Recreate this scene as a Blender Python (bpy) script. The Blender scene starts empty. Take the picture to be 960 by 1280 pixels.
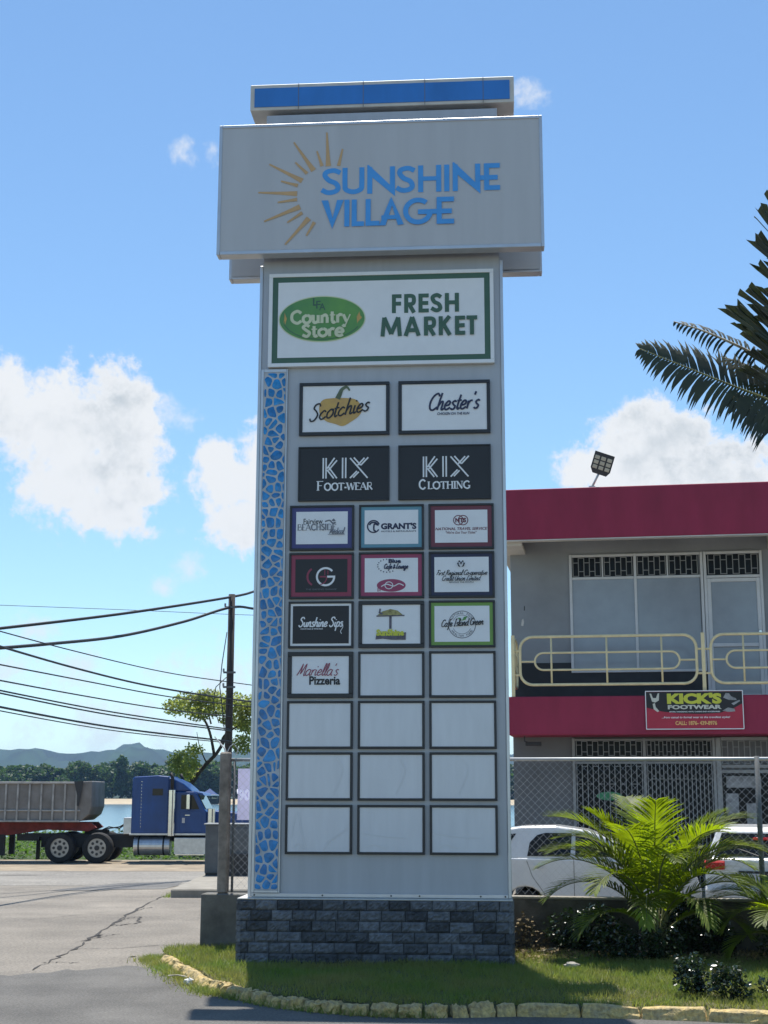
import bpy, math, random
import numpy as np
from mathutils import Vector, Matrix

random.seed(7)
rng = np.random.default_rng(7)
SC = bpy.context.scene
COL = SC.collection
R = math.radians

# ------------------------------------------------------------------ camera
H_EYE = 2.1
FPX, PITCH, ROLL = 1767.6, 0.1967, 0.0023
cam_d = bpy.data.cameras.new('camera')
cam = bpy.data.objects.new('camera', cam_d)
COL.objects.link(cam)
cam_d.sensor_fit = 'VERTICAL'
cam_d.sensor_height = 24.0
cam_d.lens = FPX / 1280 * 24.0
cam_d.clip_start = 0.1
cam_d.clip_end = 20000
cam.matrix_world = Matrix.Translation((0, 0, H_EYE)) @ Matrix.Rotation(math.pi / 2 + PITCH, 4, 'X') @ Matrix.Rotation(ROLL, 4, 'Z')
SC.camera = cam


def ray(u, v):
    """direction of the camera ray through a point of the 960 x 1280 photograph"""
    x, y = u - 480, v - 640
    c, s = math.cos(-ROLL), math.sin(-ROLL)
    x, y = x * c - y * s, x * s + y * c
    r, up = x / FPX, -y / FPX
    c, s = math.cos(PITCH), math.sin(PITCH)
    return Vector((r, c - up * s, s + up * c))


def atY(u, v, Y):
    d = ray(u, v)
    return d * (Y / d.y) + Vector((0, 0, H_EYE))


# ------------------------------------------------------------------ light
SUN_TO = Vector((0.03, -0.30, -1.0)).normalized()      # the way the sunlight travels
SUN_EL = math.asin(-SUN_TO.z)
SUN_AZ = math.atan2(-SUN_TO.x, -SUN_TO.y)              # from +Y towards +X
SKY_STRENGTH = 0.098
EXPOSURE = 0.82
sd = bpy.data.lights.new('sun', 'SUN')
sd.energy = 3.8
sd.angle = R(0.5)
sd.color = (1.0, 0.955, 0.88)
sun = bpy.data.objects.new('sun', sd)
COL.objects.link(sun)
sun.rotation_euler = SUN_TO.to_track_quat('-Z', 'Y').to_euler()
sun.location = (0, 0, 60)

W = bpy.data.worlds.new('World')
SC.world = W
W.use_nodes = True
wt = W.node_tree
wt.nodes.clear()


def wn(t, **k):
    n = wt.nodes.new(t)
    for a, b in k.items():
        setattr(n, a, b)
    return n


def wlink(a, b):
    wt.links.new(a, b)


def wm(op, a, b=None, c=None, clamp=False):
    n = wn('ShaderNodeMath', operation=op, use_clamp=clamp)
    for i, q in enumerate((a, b, c)):
        if q is None:
            continue
        if isinstance(q, (int, float)):
            n.inputs[i].default_value = q
        else:
            wlink(q, n.inputs[i])
    return n.outputs[0]


w_out = wn('ShaderNodeOutputWorld')
w_bg = wn('ShaderNodeBackground')
w_bg.inputs['Strength'].default_value = SKY_STRENGTH
wlink(w_bg.outputs[0], w_out.inputs['Surface'])
sky = wn('ShaderNodeTexSky', sky_type='NISHITA', sun_disc=False)
sky.sun_elevation = SUN_EL
sky.sun_rotation = SUN_AZ
sky.altitude = 0
sky.air_density = 1.0
sky.dust_density = 0.0
sky.ozone_density = 2.0
tc = wn('ShaderNodeTexCoord')
sx = wn('ShaderNodeSeparateXYZ')
wlink(tc.outputs['Generated'], sx.inputs[0])
az = wm('ARCTAN2', sx.outputs[0], sx.outputs[1])
el = wm('ARCSINE', sx.outputs[2])


def wnoise(scale, detail, rough=0.55, dist=0.0):
    n = wn('ShaderNodeTexNoise')
    n.inputs['Scale'].default_value = scale
    n.inputs['Detail'].default_value = detail
    n.inputs['Roughness'].default_value = rough
    n.inputs['Distortion'].default_value = dist
    wlink(tc.outputs['Generated'], n.inputs['Vector'])
    return n.outputs[0]


n_big = wnoise(26, 9, 0.58)
n_mid = wnoise(64, 9, 0.66, .25)
n_fine = wnoise(170, 6, 0.65)


def blobs(lst):
    out = None
    for (u, v, ru, rv) in lst:
        d = ray(u, v).normalized()
        a0, e0 = math.atan2(d.x, d.y), math.asin(d.z)
        da = wm('MULTIPLY', wm('SUBTRACT', az, a0), FPX / ru)
        de = wm('MULTIPLY', wm('SUBTRACT', el, e0), FPX / rv)
        q = wm('SQRT', wm('ADD', wm('MULTIPLY', da, da), wm('MULTIPLY', de, de)))
        q = wm('SUBTRACT', 1.0, q)
        out = q if out is None else wm('MAXIMUM', out, q)
    return out


def smooth(x, lo, hi):
    n = wn('ShaderNodeMapRange', interpolation_type='SMOOTHSTEP')
    wlink(x, n.inputs[0])
    n.inputs[1].default_value = lo
    n.inputs[2].default_value = hi
    return n.outputs[0]


CUMULUS = [(50, 530, 95, 80), (125, 530, 80, 72), (148, 500, 52, 55), (105, 590, 85, 70), (130, 640, 82, 38),
           (10, 500, 60, 66), (176, 615, 42, 30), (150, 560, 70, 60),
           (288, 600, 52, 62), (306, 648, 50, 44), (270, 572, 36, 30), (330, 600, 60, 80),
           (820, 562, 92, 55), (890, 585, 90, 45), (765, 590, 80, 34), (815, 530, 45, 36), (850, 545, 60, 40), (940, 604, 70, 26)]
WISPS = [(237, 712, 22, 22), (203, 735, 18, 14), (30, 850, 110, 70), (110, 905, 190, 55), (262, 850, 80, 60), (210, 905, 150, 52),
         (40, 790, 60, 30), (225, 190, 24, 26), (660, 118, 30, 24), (265, 185, 14, 20), (200, 515, 44, 36), (235, 525, 40, 22), (960, 580, 80, 40), (690, 900, 200, 120)]
f1 = wm('ADD', wm('ADD', wm('MULTIPLY', blobs(CUMULUS), .8), wm('MULTIPLY', wm('SUBTRACT', n_big, 0.5), 1.45)), wm('ADD', wm('MULTIPLY', wm('SUBTRACT', n_mid, 0.5), 1.05), wm('MULTIPLY', wm('SUBTRACT', n_fine, 0.5), 0.34)))
m1 = smooth(f1, -0.06, 0.32)
f2 = wm('ADD', wm('ADD', wm('MULTIPLY', blobs(WISPS), .8), wm('MULTIPLY', wm('SUBTRACT', n_big, 0.55), 2.6)), wm('ADD', wm('MULTIPLY', wm('SUBTRACT', n_mid, 0.5), 1.8), wm('MULTIPLY', wm('SUBTRACT', n_fine, 0.5), 0.7)))
m2 = wm('MULTIPLY', smooth(f2, -0.1, 1.0), 0.70)
mask = wm('MAXIMUM', m1, m2)
# thicker middles of the clouds are a little greyer
thick = wm('MULTIPLY', smooth(wm('ADD', wnoise(10, 5, .5), wm('MULTIPLY', wm('SUBTRACT', n_mid, 0.5), .25)), 0.46, 0.72), smooth(f1, 0.15, 0.75))
cc = wn('ShaderNodeMix', data_type='RGBA')
wlink(thick, cc.inputs[0])
CL = 1.0 / (SKY_STRENGTH * 2 ** EXPOSURE)
cc.inputs[6].default_value = (0.89 * CL, 0.91 * CL, 0.93 * CL, 1)
cc.inputs[7].default_value = (0.53 * CL, 0.59 * CL, 0.64 * CL, 1)
sm = wn('ShaderNodeMix', data_type='RGBA')
wlink(mask, sm.inputs[0])
tint = wn('ShaderNodeMix', data_type='RGBA', blend_type='MULTIPLY')
tint.inputs[0].default_value = 1.0
wlink(sky.outputs[0], tint.inputs[6])
tint.inputs[7].default_value = (0.84, 0.965, 1.0, 1)       # clear tropical air: less red in the sky
wlink(tint.outputs[2], sm.inputs[6])
wlink(cc.outputs[2], sm.inputs[7])
wlink(sm.outputs[2], w_bg.inputs['Color'])

vs = SC.view_settings
vs.view_transform = 'Standard'
vs.look = 'None'
vs.exposure = EXPOSURE
vs.gamma = 1
vs.use_curve_mapping = False
SC.cycles.max_bounces = 6
SC.cycles.diffuse_bounces = 3
SC.cycles.transparent_max_bounces = 12
SC.cycles.caustics_reflective = False
SC.cycles.caustics_refractive = False


# ------------------------------------------------------------------ materials
def lin(r, g, b):
    def f(c):
        c /= 255
        return c / 12.92 if c <= .04045 else ((c + .055) / 1.055) ** 2.4
    return (f(r), f(g), f(b))


def mat(name, col, rough=0.6, metal=0.0, var=0.12, vscale=4.0, bump=0.0, bscale=60.0, transl=0.0, spec=0.5, col2=None, detail=6, stretch=None, world=False, speck=0):
    m = bpy.data.materials.new(name)
    m.use_nodes = True
    t = m.node_tree
    p = t.nodes['Principled BSDF']
    p.inputs['Roughness'].default_value = rough
    p.inputs['Metallic'].default_value = metal
    p.inputs['Specular IOR Level'].default_value = spec
    if world:
        src = t.nodes.new('ShaderNodeNewGeometry').outputs['Position']
    else:
        src = t.nodes.new('ShaderNodeTexCoord').outputs['Object']
    if stretch:
        mp = t.nodes.new('ShaderNodeMapping')
        mp.inputs['Scale'].default_value = stretch
        t.links.new(src, mp.inputs[0])
        src = mp.outputs[0]
    n = t.nodes.new('ShaderNodeTexNoise')
    n.inputs['Scale'].default_value = vscale
    n.inputs['Detail'].default_value = detail
    n.inputs['Roughness'].default_value = 0.62
    t.links.new(src, n.inputs['Vector'])
    ramp = t.nodes.new('ShaderNodeMapRange')
    ramp.inputs[1].default_value = 0.3
    ramp.inputs[2].default_value = 0.7
    t.links.new(n.outputs[0], ramp.inputs[0])
    mx = t.nodes.new('ShaderNodeMix')
    mx.data_type = 'RGBA'
    c2 = col2 or tuple(c * (1 - 2 * var) for c in col)
    c1 = col if col2 else tuple(min(1, c * (1 + var * .6)) for c in col)
    mx.inputs[6].default_value = (*c2, 1)
    mx.inputs[7].default_value = (*c1, 1)
    t.links.new(ramp.outputs[0], mx.inputs[0])
    t.links.new(mx.outputs[2], p.inputs['Base Color'])
    if speck:
        n3 = t.nodes.new('ShaderNodeTexNoise')
        n3.inputs['Scale'].default_value = speck
        n3.inputs['Detail'].default_value = 3
        t.links.new(src, n3.inputs['Vector'])
        n4 = t.nodes.new('ShaderNodeTexNoise')
        n4.inputs['Scale'].default_value = .28
        n4.inputs['Detail'].default_value = 4
        t.links.new(src, n4.inputs['Vector'])
        sm_ = t.nodes.new('ShaderNodeMath')
        sm_.operation = 'MULTIPLY_ADD'
        sm_.inputs[1].default_value = 1.5
        t.links.new(n3.outputs[0], sm_.inputs[0])
        t.links.new(n4.outputs[0], sm_.inputs[2])
        r3 = t.nodes.new('ShaderNodeMapRange')
        r3.inputs[1].default_value = .85
        r3.inputs[2].default_value = 1.65
        r3.inputs[3].default_value = .58
        r3.inputs[4].default_value = 1.38
        t.links.new(sm_.outputs[0], r3.inputs[0])
        vm = t.nodes.new('ShaderNodeVectorMath')
        vm.operation = 'SCALE'
        t.links.new(mx.outputs[2], vm.inputs[0])
        t.links.new(r3.outputs[0], vm.inputs['Scale'])
        t.links.new(vm.outputs[0], p.inputs['Base Color'])
    if bump:
        nb = t.nodes.new('ShaderNodeTexNoise')
        nb.inputs['Scale'].default_value = bscale
        nb.inputs['Detail'].default_value = 5
        t.links.new(src, nb.inputs['Vector'])
        b = t.nodes.new('ShaderNodeBump')
        b.inputs['Strength'].default_value = bump
        b.inputs['Distance'].default_value = 0.02
        t.links.new(nb.outputs[0], b.inputs['Height'])
        t.links.new(b.outputs[0], p.inputs['Normal'])
    if transl:
        tr = t.nodes.new('ShaderNodeBsdfTranslucent')
        g = t.nodes.new('ShaderNodeHueSaturation')
        g.inputs['Value'].default_value = 2.6
        g.inputs['Saturation'].default_value = 1.1
        t.links.new(mx.outputs[2], g.inputs['Color'])
        t.links.new(g.outputs[0], tr.inputs['Color'])
        ms = t.nodes.new('ShaderNodeMixShader')
        ms.inputs[0].default_value = transl
        t.links.new(p.outputs[0], ms.inputs[1])
        t.links.new(tr.outputs[0], ms.inputs[2])
        t.links.new(ms.outputs[0], t.nodes['Material Output'].inputs['Surface'])
    return m


def shade_mat(name, rough=0.8, bump=0.4, bscale=40, spec=0.3):
    """base colour from the mesh's own colour attribute (each stone its own colour)"""
    m = mat(name, (0.5, 0.5, 0.5), rough, var=0.25, vscale=14, bump=bump, bscale=bscale, spec=spec)
    t = m.node_tree
    a = t.nodes.new('ShaderNodeVertexColor')
    a.layer_name = 'tone'
    mul = t.nodes.new('ShaderNodeMix')
    mul.data_type = 'RGBA'
    mul.blend_type = 'MULTIPLY'
    mul.inputs[0].default_value = 1
    old = t.nodes['Principled BSDF'].inputs['Base Color'].links[0].from_socket
    t.links.new(old, mul.inputs[6])
    t.links.new(a.outputs[0], mul.inputs[7])
    t.links.new(mul.outputs[2], t.nodes['Principled BSDF'].inputs['Base Color'])
    return m


def gloss(name, col, rough=0.08, spec=0.5, metal=0.0, coat=0.0):
    m = mat(name, col, rough, metal, var=0.03, spec=spec)
    m.node_tree.nodes['Principled BSDF'].inputs['Coat Weight'].default_value = coat
    return m


M = dict(
    body=mat('silver_cladding', (0.43, 0.45, 0.485), 0.42, var=0.045, vscale=1.6, metal=0.15, stretch=(4, 4, .35)),
    trim=mat('aluminium_trim', (0.55, 0.57, 0.60), 0.32, metal=0.55, var=0.05),
    header=mat('header_grey_face', (0.50, 0.51, 0.53), 0.45, var=0.035, vscale=1.4, stretch=(3, 3, .3)),
    soffit=mat('soffit_cladding', (0.60, 0.58, 0.54), 0.5, var=0.08),
    white=mat('panel_white', (0.80, 0.82, 0.84), 0.4, var=0.03),
    blank=mat('blank_acrylic', (0.68, 0.70, 0.74), 0.18, var=0.04, vscale=2.5, stretch=(3, 1, .5)),
    scuff=mat('scuff_mark', (0.68, 0.69, 0.71), 0.4, var=0.03),
    blackframe=mat('black_frame', (0.018, 0.020, 0.026), 0.4, var=0.1),
    capblue=mat('cap_blue', (0.03, 0.20, 0.60), 0.45, var=0.1, vscale=2, stretch=(1, 1, .4)),
    signblue=mat('sign_blue', (0.07, 0.34, 0.78), 0.45, var=0.05),
    gold=mat('ray_gold', (0.58, 0.37, 0.18), 0.5, var=0.06),
    dgreen=mat('dark_green', (0.055, 0.13, 0.085), 0.45, var=0.05),
    black=mat('ink_black', (0.012, 0.013, 0.018), 0.45, var=0.05),
    ink=mat('navy_ink', (0.016, 0.022, 0.07), 0.45, var=0.05),
    greyink=mat('grey_ink', (0.16, 0.17, 0.20), 0.5, var=0.05),
    maroonink=mat('maroon_ink', (0.17, 0.04, 0.065), 0.5, var=0.05),
    pinkred=mat('pink_red', (0.33, 0.055, 0.13), 0.5, var=0.05),
    redink=mat('red_ink', (0.29, 0.045, 0.09), 0.5, var=0.05),
    navy=mat('navy_border', (0.05, 0.055, 0.20), 0.45, var=0.05),
    teal=mat('teal_border', (0.12, 0.30, 0.40), 0.45, var=0.05),
    lime=mat('lime_border', (0.17, 0.34, 0.07), 0.45, var=0.05),
    leafgreen=mat('leaf_print', (0.10, 0.30, 0.08), 0.5, var=0.05),
    ellipse=mat('ellipse_green', (0.16, 0.38, 0.07), 0.4, var=0.2, vscale=1.2, col2=(0.07, 0.23, 0.09)),
    pale=mat('pale_letters', (0.66, 0.70, 0.48), 0.5, var=0.05),
    yellowprint=mat('gourd_print', (0.62, 0.40, 0.10), 0.5, var=0.15, vscale=9, col2=(0.50, 0.31, 0.12)),
    stalk=mat('stalk_print', (0.12, 0.16, 0.09), 0.5, var=0.2, vscale=9),
    thatch=mat('thatch_print', (0.40, 0.36, 0.14), 0.5, var=0.3, vscale=30),
    wood=mat('wood_print', (0.14, 0.13, 0.17), 0.5, var=0.3, vscale=20),
    maroon=mat('maroon_paint', (0.30, 0.024, 0.064), 0.75, var=0.12, vscale=1.6, stretch=(1.6, 1.6, .5), bump=.12, bscale=180),
    bwall_shaded=mat('shaded_wall_paint', (0.17, 0.175, 0.18), 0.8, var=0.12, vscale=1.1, bump=.12, bscale=120),  # wall grey darkened: the ground floor's shade is put into the colour
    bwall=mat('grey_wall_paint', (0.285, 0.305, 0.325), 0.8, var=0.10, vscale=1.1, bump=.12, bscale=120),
    dado=mat('dark_skirting_paint', (0.030, 0.034, 0.040), 0.7, var=0.15),
    bsoffit=mat('white_soffit', (0.60, 0.58, 0.54), 0.7, var=0.08, vscale=2),
    alu=mat('white_window_frame', (0.62, 0.64, 0.66), 0.4, var=0.05),
    pane=mat('frosted_pane', (0.29, 0.33, 0.38), 0.16, var=0.05, spec=.6),
    darkglass=gloss('dark_glass', (0.012, 0.014, 0.016), 0.25, spec=.12),
    grille=mat('grille_paint', (0.30, 0.31, 0.31), 0.5, var=0.1),
    cream=mat('cream_railing_paint', (0.80, 0.68, 0.40), 0.5, var=0.08, vscale=6),
    galv=mat('galvanised_wire', (0.50, 0.51, 0.51), 0.45, metal=0.5, var=0.1),
    concrete=mat('rough_concrete', (0.17, 0.163, 0.145), 0.9, var=0.25, vscale=3, bump=.4, bscale=40),
    postconc=mat('post_concrete', (0.30, 0.26, 0.22), 0.9, var=0.25, vscale=6, bump=.4, bscale=60),
    oldwall=mat('mossy_wall', (0.12, 0.11, 0.095), 0.95, var=0.35, vscale=3.5, bump=.5, bscale=30),
    paving=mat('paving', (0.30, 0.275, 0.23), 0.9, var=0.14, vscale=2.2, bump=.3, bscale=30),
    asphalt=mat('dark_asphalt', (0.145, 0.136, 0.121), 0.88, var=0.16, vscale=1.1, bump=.6, bscale=130, detail=10, world=True, speck=38),
    oldroad=mat('bleached_asphalt', (0.225, 0.200, 0.165), 0.92, var=0.13, vscale=.8, bump=.5, bscale=90, detail=10, world=True, speck=26),
    dirt=mat('sandy_dirt', (0.32, 0.26, 0.185), 0.95, var=0.2, vscale=1.4, bump=.4, bscale=25, world=True),
    crack=mat('crack', (0.05, 0.045, 0.04), 0.95),
    soil=mat('verge_soil', (0.075, 0.09, 0.03), 0.95, var=0.3, vscale=4, bump=.5, bscale=30, col2=(0.12, 0.10, 0.045), world=True),
    grass=mat('grass_blade', (0.125, 0.195, 0.032), 0.6, var=0.35, vscale=1.1, transl=0.30, col2=(0.21, 0.195, 0.06), world=True),
    shore=mat('shore_weeds', (0.085, 0.15, 0.03), 0.7, var=0.35, vscale=.6, transl=0.3, world=True),
    kerb=mat('yellow_kerb_paint', (0.62, 0.44, 0.15), 0.85, var=0.25, vscale=9, bump=.8, bscale=40, col2=(0.34, 0.28, 0.17), speck=30),
    sea=mat('sea', (0.10, 0.20, 0.26), 0.18, var=0.1, vscale=.05, bump=.25, bscale=1.2, world=True),
    hill=mat('hill_forest', (0.020, 0.046, 0.016), 0.95, var=0.5, vscale=.012, detail=9, world=True),
    treeleaf=mat('tree_leaf', (0.060, 0.108, 0.024), 0.6, var=0.4, vscale=.35, transl=0.25, world=True),
    paleleaf=mat('pale_tree_leaf', (0.22, 0.25, 0.07), 0.6, var=0.3, vscale=1.2, transl=0.45, world=True),
    bark=mat('bark', (0.07, 0.055, 0.042), 0.9, var=0.3, vscale=6, bump=.5, bscale=20),
    polewood=mat('pole_wood', (0.055, 0.045, 0.04), 0.9, var=0.3, vscale=5, stretch=(4, 4, .4)),
    cable=mat('cable', (0.02, 0.02, 0.022), 0.6),
    palmleaf=mat('palm_leaflet', (0.16, 0.21, 0.022), 0.55, var=0.4, vscale=2.6, transl=0.42, world=True),
    palmdark=mat('palm_dark_leaflet', (0.032, 0.042, 0.017), 0.5, var=0.3, vscale=2, transl=0.10, world=True),
    deadrib=mat('dry_palm_rib', (0.50, 0.44, 0.33), 0.7, var=0.3, vscale=8),
    palmstem=mat('palm_cane', (0.16, 0.17, 0.06), 0.6, var=0.3, vscale=10),
    shrubleaf=mat('shrub_leaf', (0.030, 0.055, 0.020), 0.22, var=0.4, vscale=9, transl=0.12, world=True, spec=.7),
    litter=mat('dry_leaf', (0.27, 0.20, 0.10), 0.85, var=0.5, vscale=20, world=True),
    stone=mat('pale_stone', (0.42, 0.39, 0.33), 0.9, var=0.2, bump=.5),
    carwhite=gloss('white_car_paint', (0.72, 0.73, 0.72), 0.22, coat=.6),
    carglass=gloss('car_glass', (0.012, 0.016, 0.020), 0.06, spec=.22),
    tyre=mat('tyre_rubber', (0.018, 0.018, 0.018), 0.85, var=0.2, vscale=12),
    rim=mat('steel_rim', (0.34, 0.33, 0.32), 0.4, metal=.7),
    taillight=gloss('red_lens', (0.45, 0.03, 0.02), 0.12),
    platewhite=mat('plate', (0.55, 0.57, 0.60), 0.4),
    darkplastic=mat('dark_plastic', (0.025, 0.025, 0.028), 0.5),
    chrome=mat('chrome', (0.62, 0.63, 0.64), 0.16, metal=1.0, var=.05),
    tankalu=mat('tank_aluminium', (0.55, 0.56, 0.57), 0.36, metal=.8, var=.12),
    truckblue=mat('blue_truck_paint', (0.005, 0.055, 0.23), 0.32, var=.18, vscale=1.3, stretch=(1, 1, .5)),
    tubgrey=mat('worn_grey_steel', (0.25, 0.24, 0.23), 0.7, var=0.3, vscale=1.5, col2=(0.15, 0.135, 0.12)),
    tubrib=mat('rib_steel', (0.40, 0.39, 0.37), 0.7, var=0.2),
    chassisred=mat('red_oxide', (0.20, 0.028, 0.024), 0.75, var=0.3, vscale=3),
    chassis=mat('black_chassis', (0.02, 0.02, 0.02), 0.7, var=0.2),
    cabinet=mat('cabinet_grey', (0.13, 0.14, 0.145), 0.7, var=0.15),
    lavender=mat('lavender_vinyl', (0.52, 0.50, 0.66), 0.6, var=0.06, transl=0.25),
    lampdark=mat('lamp_housing', (0.035, 0.04, 0.05), 0.5),
    lens=mat('lamp_lens', (0.52, 0.49, 0.40), 0.3, var=.1),
    bannerblack=mat('banner_black', (0.014, 0.014, 0.018), 0.5),
    bannerred=mat('banner_red', (0.42, 0.022, 0.055), 0.5, var=.06),
    banneryellow=mat('banner_yellow', (0.60, 0.62, 0.06), 0.5, var=.05),
    bannerpale=mat('banner_pale', (0.60, 0.60, 0.52), 0.5, var=.05),
    bannerorange=mat('banner_orange', (0.75, 0.45, 0.16), 0.5, var=.05),
    greensign=mat('green_sign', (0.03, 0.30, 0.12), 0.4, var=.1),
    poster=mat('poster', (0.34, 0.35, 0.36), 0.5, var=.3, vscale=9),
    sand=mat('sand', (0.46, 0.38, 0.26), 0.95, var=.1, vscale=.1, world=True),
    litterwhite=mat('white_plastic', (0.75, 0.75, 0.73), 0.6),
)
M['brick'] = shade_mat('split_face_stone', 0.85, 0.5, 45)


M['tile'] = shade_mat('glazed_blue_tile', 0.22, 0.1, 30, spec=.5)
M['grout'] = mat('pale_grout', (0.50, 0.53, 0.56), .8, var=.12, vscale=6, bump=.2)


# ------------------------------------------------------------------ object helpers
def tag(o, label=None, cat=None, group=None, kind=None):
    if label:
        o['label'] = label
    if cat:
        o['category'] = cat
    if group:
        o['group'] = group
    if kind:
        o['kind'] = kind
    return o


def empty(name, loc=(0, 0, 0), rz=0.0, label=None, cat=None, group=None):
    o = bpy.data.objects.new(name, None)
    o.empty_display_size = 0.2
    COL.objects.link(o)
    o.location = loc
    o.rotation_euler = (0, 0, rz)
    return tag(o, label, cat, group)


def copy_tree(o, parent=None):
    c = o.copy()
    COL.objects.link(c)
    if parent:
        c.parent = parent
    for ch in list(o.children):
        copy_tree(ch, c)
    return c


class MB:
    def __init__(s):
        s.v, s.f, s.c, s.lay = [], [], [], 0.0

    def add(s, V, F, tone=None):
        b = len(s.v)
        s.v.extend([tuple(p) for p in V])
        s.f.extend([tuple(i + b for i in q) for q in F])
        s.c.extend([tone or (1, 1, 1)] * len(V))
        return s

    def box(s, x0, x1, y0, y1, z0, z1, tone=None):
        V = [(x0, y0, z0), (x1, y0, z0), (x1, y1, z0), (x0, y1, z0), (x0, y0, z1), (x1, y0, z1), (x1, y1, z1), (x0, y1, z1)]
        return s.add(V, [(0, 3, 2, 1), (4, 5, 6, 7), (0, 1, 5, 4), (1, 2, 6, 5), (2, 3, 7, 6), (3, 0, 4, 7)], tone)

    def bbox(s, x0, x1, y0, y1, z0, z1, c=.02):
        """box with chamfered edges along all sides"""
        lo, hi = (x0, y0, z0), (x1, y1, z1)
        import itertools
        V, idx = [], {}
        for sg in itertools.product((0, 1), repeat=3):
            for ax in range(3):
                p = []
                for k in range(3):
                    e = hi[k] if sg[k] else lo[k]
                    p.append(e if k == ax else (e - c if sg[k] else e + c))
                idx[(sg, ax)] = len(V)
                V.append(tuple(p))
        F = []
        for ax in range(3):
            o1, o2 = [k for k in range(3) if k != ax]
            for sd_ in (0, 1):
                q = []
                for a, b in ((0, 0), (1, 0), (1, 1), (0, 1)):
                    g = [0, 0, 0]
                    g[ax], g[o1], g[o2] = sd_, a, b
                    q.append(idx[(tuple(g), ax)])
                F.append(tuple(q))
            for a, b in itertools.product((0, 1), repeat=2):
                g0, g1 = [0, 0, 0], [0, 0, 0]
                g0[o1] = g1[o1] = a
                g0[o2] = g1[o2] = b
                g0[ax], g1[ax] = 0, 1
                g0, g1 = tuple(g0), tuple(g1)
                F.append((idx[(g0, o1)], idx[(g1, o1)], idx[(g1, o2)], idx[(g0, o2)]))
        for sg in itertools.product((0, 1), repeat=3):
            F.append(tuple(idx[(sg, ax)] for ax in range(3)))
        return s.add(V, F)

    def tube(s, pts, r, n=8, r1=None, cap=True):
        pts = [Vector(p) for p in pts]
        N = len(pts)
        V, F = [], []
        up = None
        for i, p in enumerate(pts):
            d = (pts[min(i + 1, N - 1)] - pts[max(i - 1, 0)]).normalized()
            if up is None:
                up = d.orthogonal().normalized()
            up = (up - d * up.dot(d)).normalized()
            sd_ = d.cross(up)
            rr = r if r1 is None else r + (r1 - r) * i / (N - 1)
            for k in range(n):
                a = 2 * math.pi * k / n
                V.append(p + (up * math.cos(a) + sd_ * math.sin(a)) * rr)
        for i in range(N - 1):
            for k in range(n):
                F.append((i * n + k, i * n + (k + 1) % n, (i + 1) * n + (k + 1) % n, (i + 1) * n + k))
        if cap:
            F.append(tuple(range(n))[::-1])
            F.append(tuple((N - 1) * n + k for k in range(n)))
        return s.add(V, F)

    def cyl(s, c, ax, r, h, n=24, r1=None):
        c, ax = Vector(c), Vector(ax).normalized()
        return s.tube([c - ax * h / 2, c + ax * h / 2], r, n, r1)

    def prism(s, poly, y0, y1):
        """side outline in x,z pushed from y0 to y1"""
        n = len(poly)
        V = [(x, y0, z) for x, z in poly] + [(x, y1, z) for x, z in poly]
        F = [tuple(range(n)), tuple(range(n, 2 * n))[::-1]]
        for i in range(n):
            j = (i + 1) % n
            F.append((i, i + n, j + n, j))
        return s.add(V, F)

    # --- flat lettering: x right, z up, n metres in front of the local y = 0 plane
    def flat(s, V2, F, n):
        return s.add([(x, -n, z) for x, z in V2], F)

    def ribbon(s, pts, w, n, smooth=False, closed=False, w1=None):
        if smooth:
            pts = spline(pts, closed)
        P = [np.array(p, float) for p in pts]
        N = len(P)
        s.lay += 0.00045
        V = []
        for i in range(N):
            a = P[(i - 1) % N] if (closed or i > 0) else P[i]
            b = P[(i + 1) % N] if (closed or i < N - 1) else P[i]
            p = P[i]
            d1, d2 = p - a, b - p
            l1, l2 = np.linalg.norm(d1), np.linalg.norm(d2)
            d1 = d1 / l1 if l1 > 1e-9 else d2 / max(l2, 1e-9)
            d2 = d2 / l2 if l2 > 1e-9 else d1
            t = d1 + d2
            lt = np.linalg.norm(t)
            t = t / lt if lt > 1e-6 else d2
            nr = np.array([-t[1], t[0]])
            k = 1 / max(.5, float(nr @ np.array([-d1[1], d1[0]])))
            ww = w if w1 is None else w + (w1 - w) * i / max(1, N - 1)
            q = n + s.lay + 0.0003 * i / N
            V.append((p[0] + nr[0] * ww / 2 * k, -q, p[1] + nr[1] * ww / 2 * k))
            V.append((p[0] - nr[0] * ww / 2 * k, -q, p[1] - nr[1] * ww / 2 * k))
        F = []
        for i in range(N if closed else N - 1):
            j = (i + 1) % N
            F.append((2 * i, 2 * i + 1, 2 * j + 1, 2 * j))
        return s.add(V, F)

    def poly(s, pts, n, smooth=False):
        if smooth:
            pts = spline(pts, True)
        s.lay += 0.00045
        return s.add([(x, -(n + s.lay), z) for x, z in pts], [tuple(range(len(pts)))])

    def ell(s, cx, cz, a, b, n, k=40):
        return s.poly([(cx + a * math.cos(2 * math.pi * i / k), cz + b * math.sin(2 * math.pi * i / k)) for i in range(k)], n)

    def ring(s, cx, cz, a, b, w, n, k=36, a0=0, a1=360):
        cl = (a1 - a0) >= 360
        kk = k if cl else k + 1
        pts = [(cx + a * math.cos(R(a0 + (a1 - a0) * i / k)), cz + b * math.sin(R(a0 + (a1 - a0) * i / k))) for i in range(kk)]
        return s.ribbon(pts, w, n, closed=cl)

    def text(s, body, x0, x1, z0, z1, n, bold=0.0, shear=0.0, keep=False):
        V, F = text_geo(body, bold, shear)
        mn, mx_ = V.min(0), V.max(0)
        s.lay += 0.0003
        sc = np.array([(x1 - x0) / (mx_[0] - mn[0]), (z1 - z0) / (mx_[1] - mn[1])])
        Q = (V - mn) * sc + np.array([x0, z0])
        return s.flat(Q.tolist(), F, n + s.lay)

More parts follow.
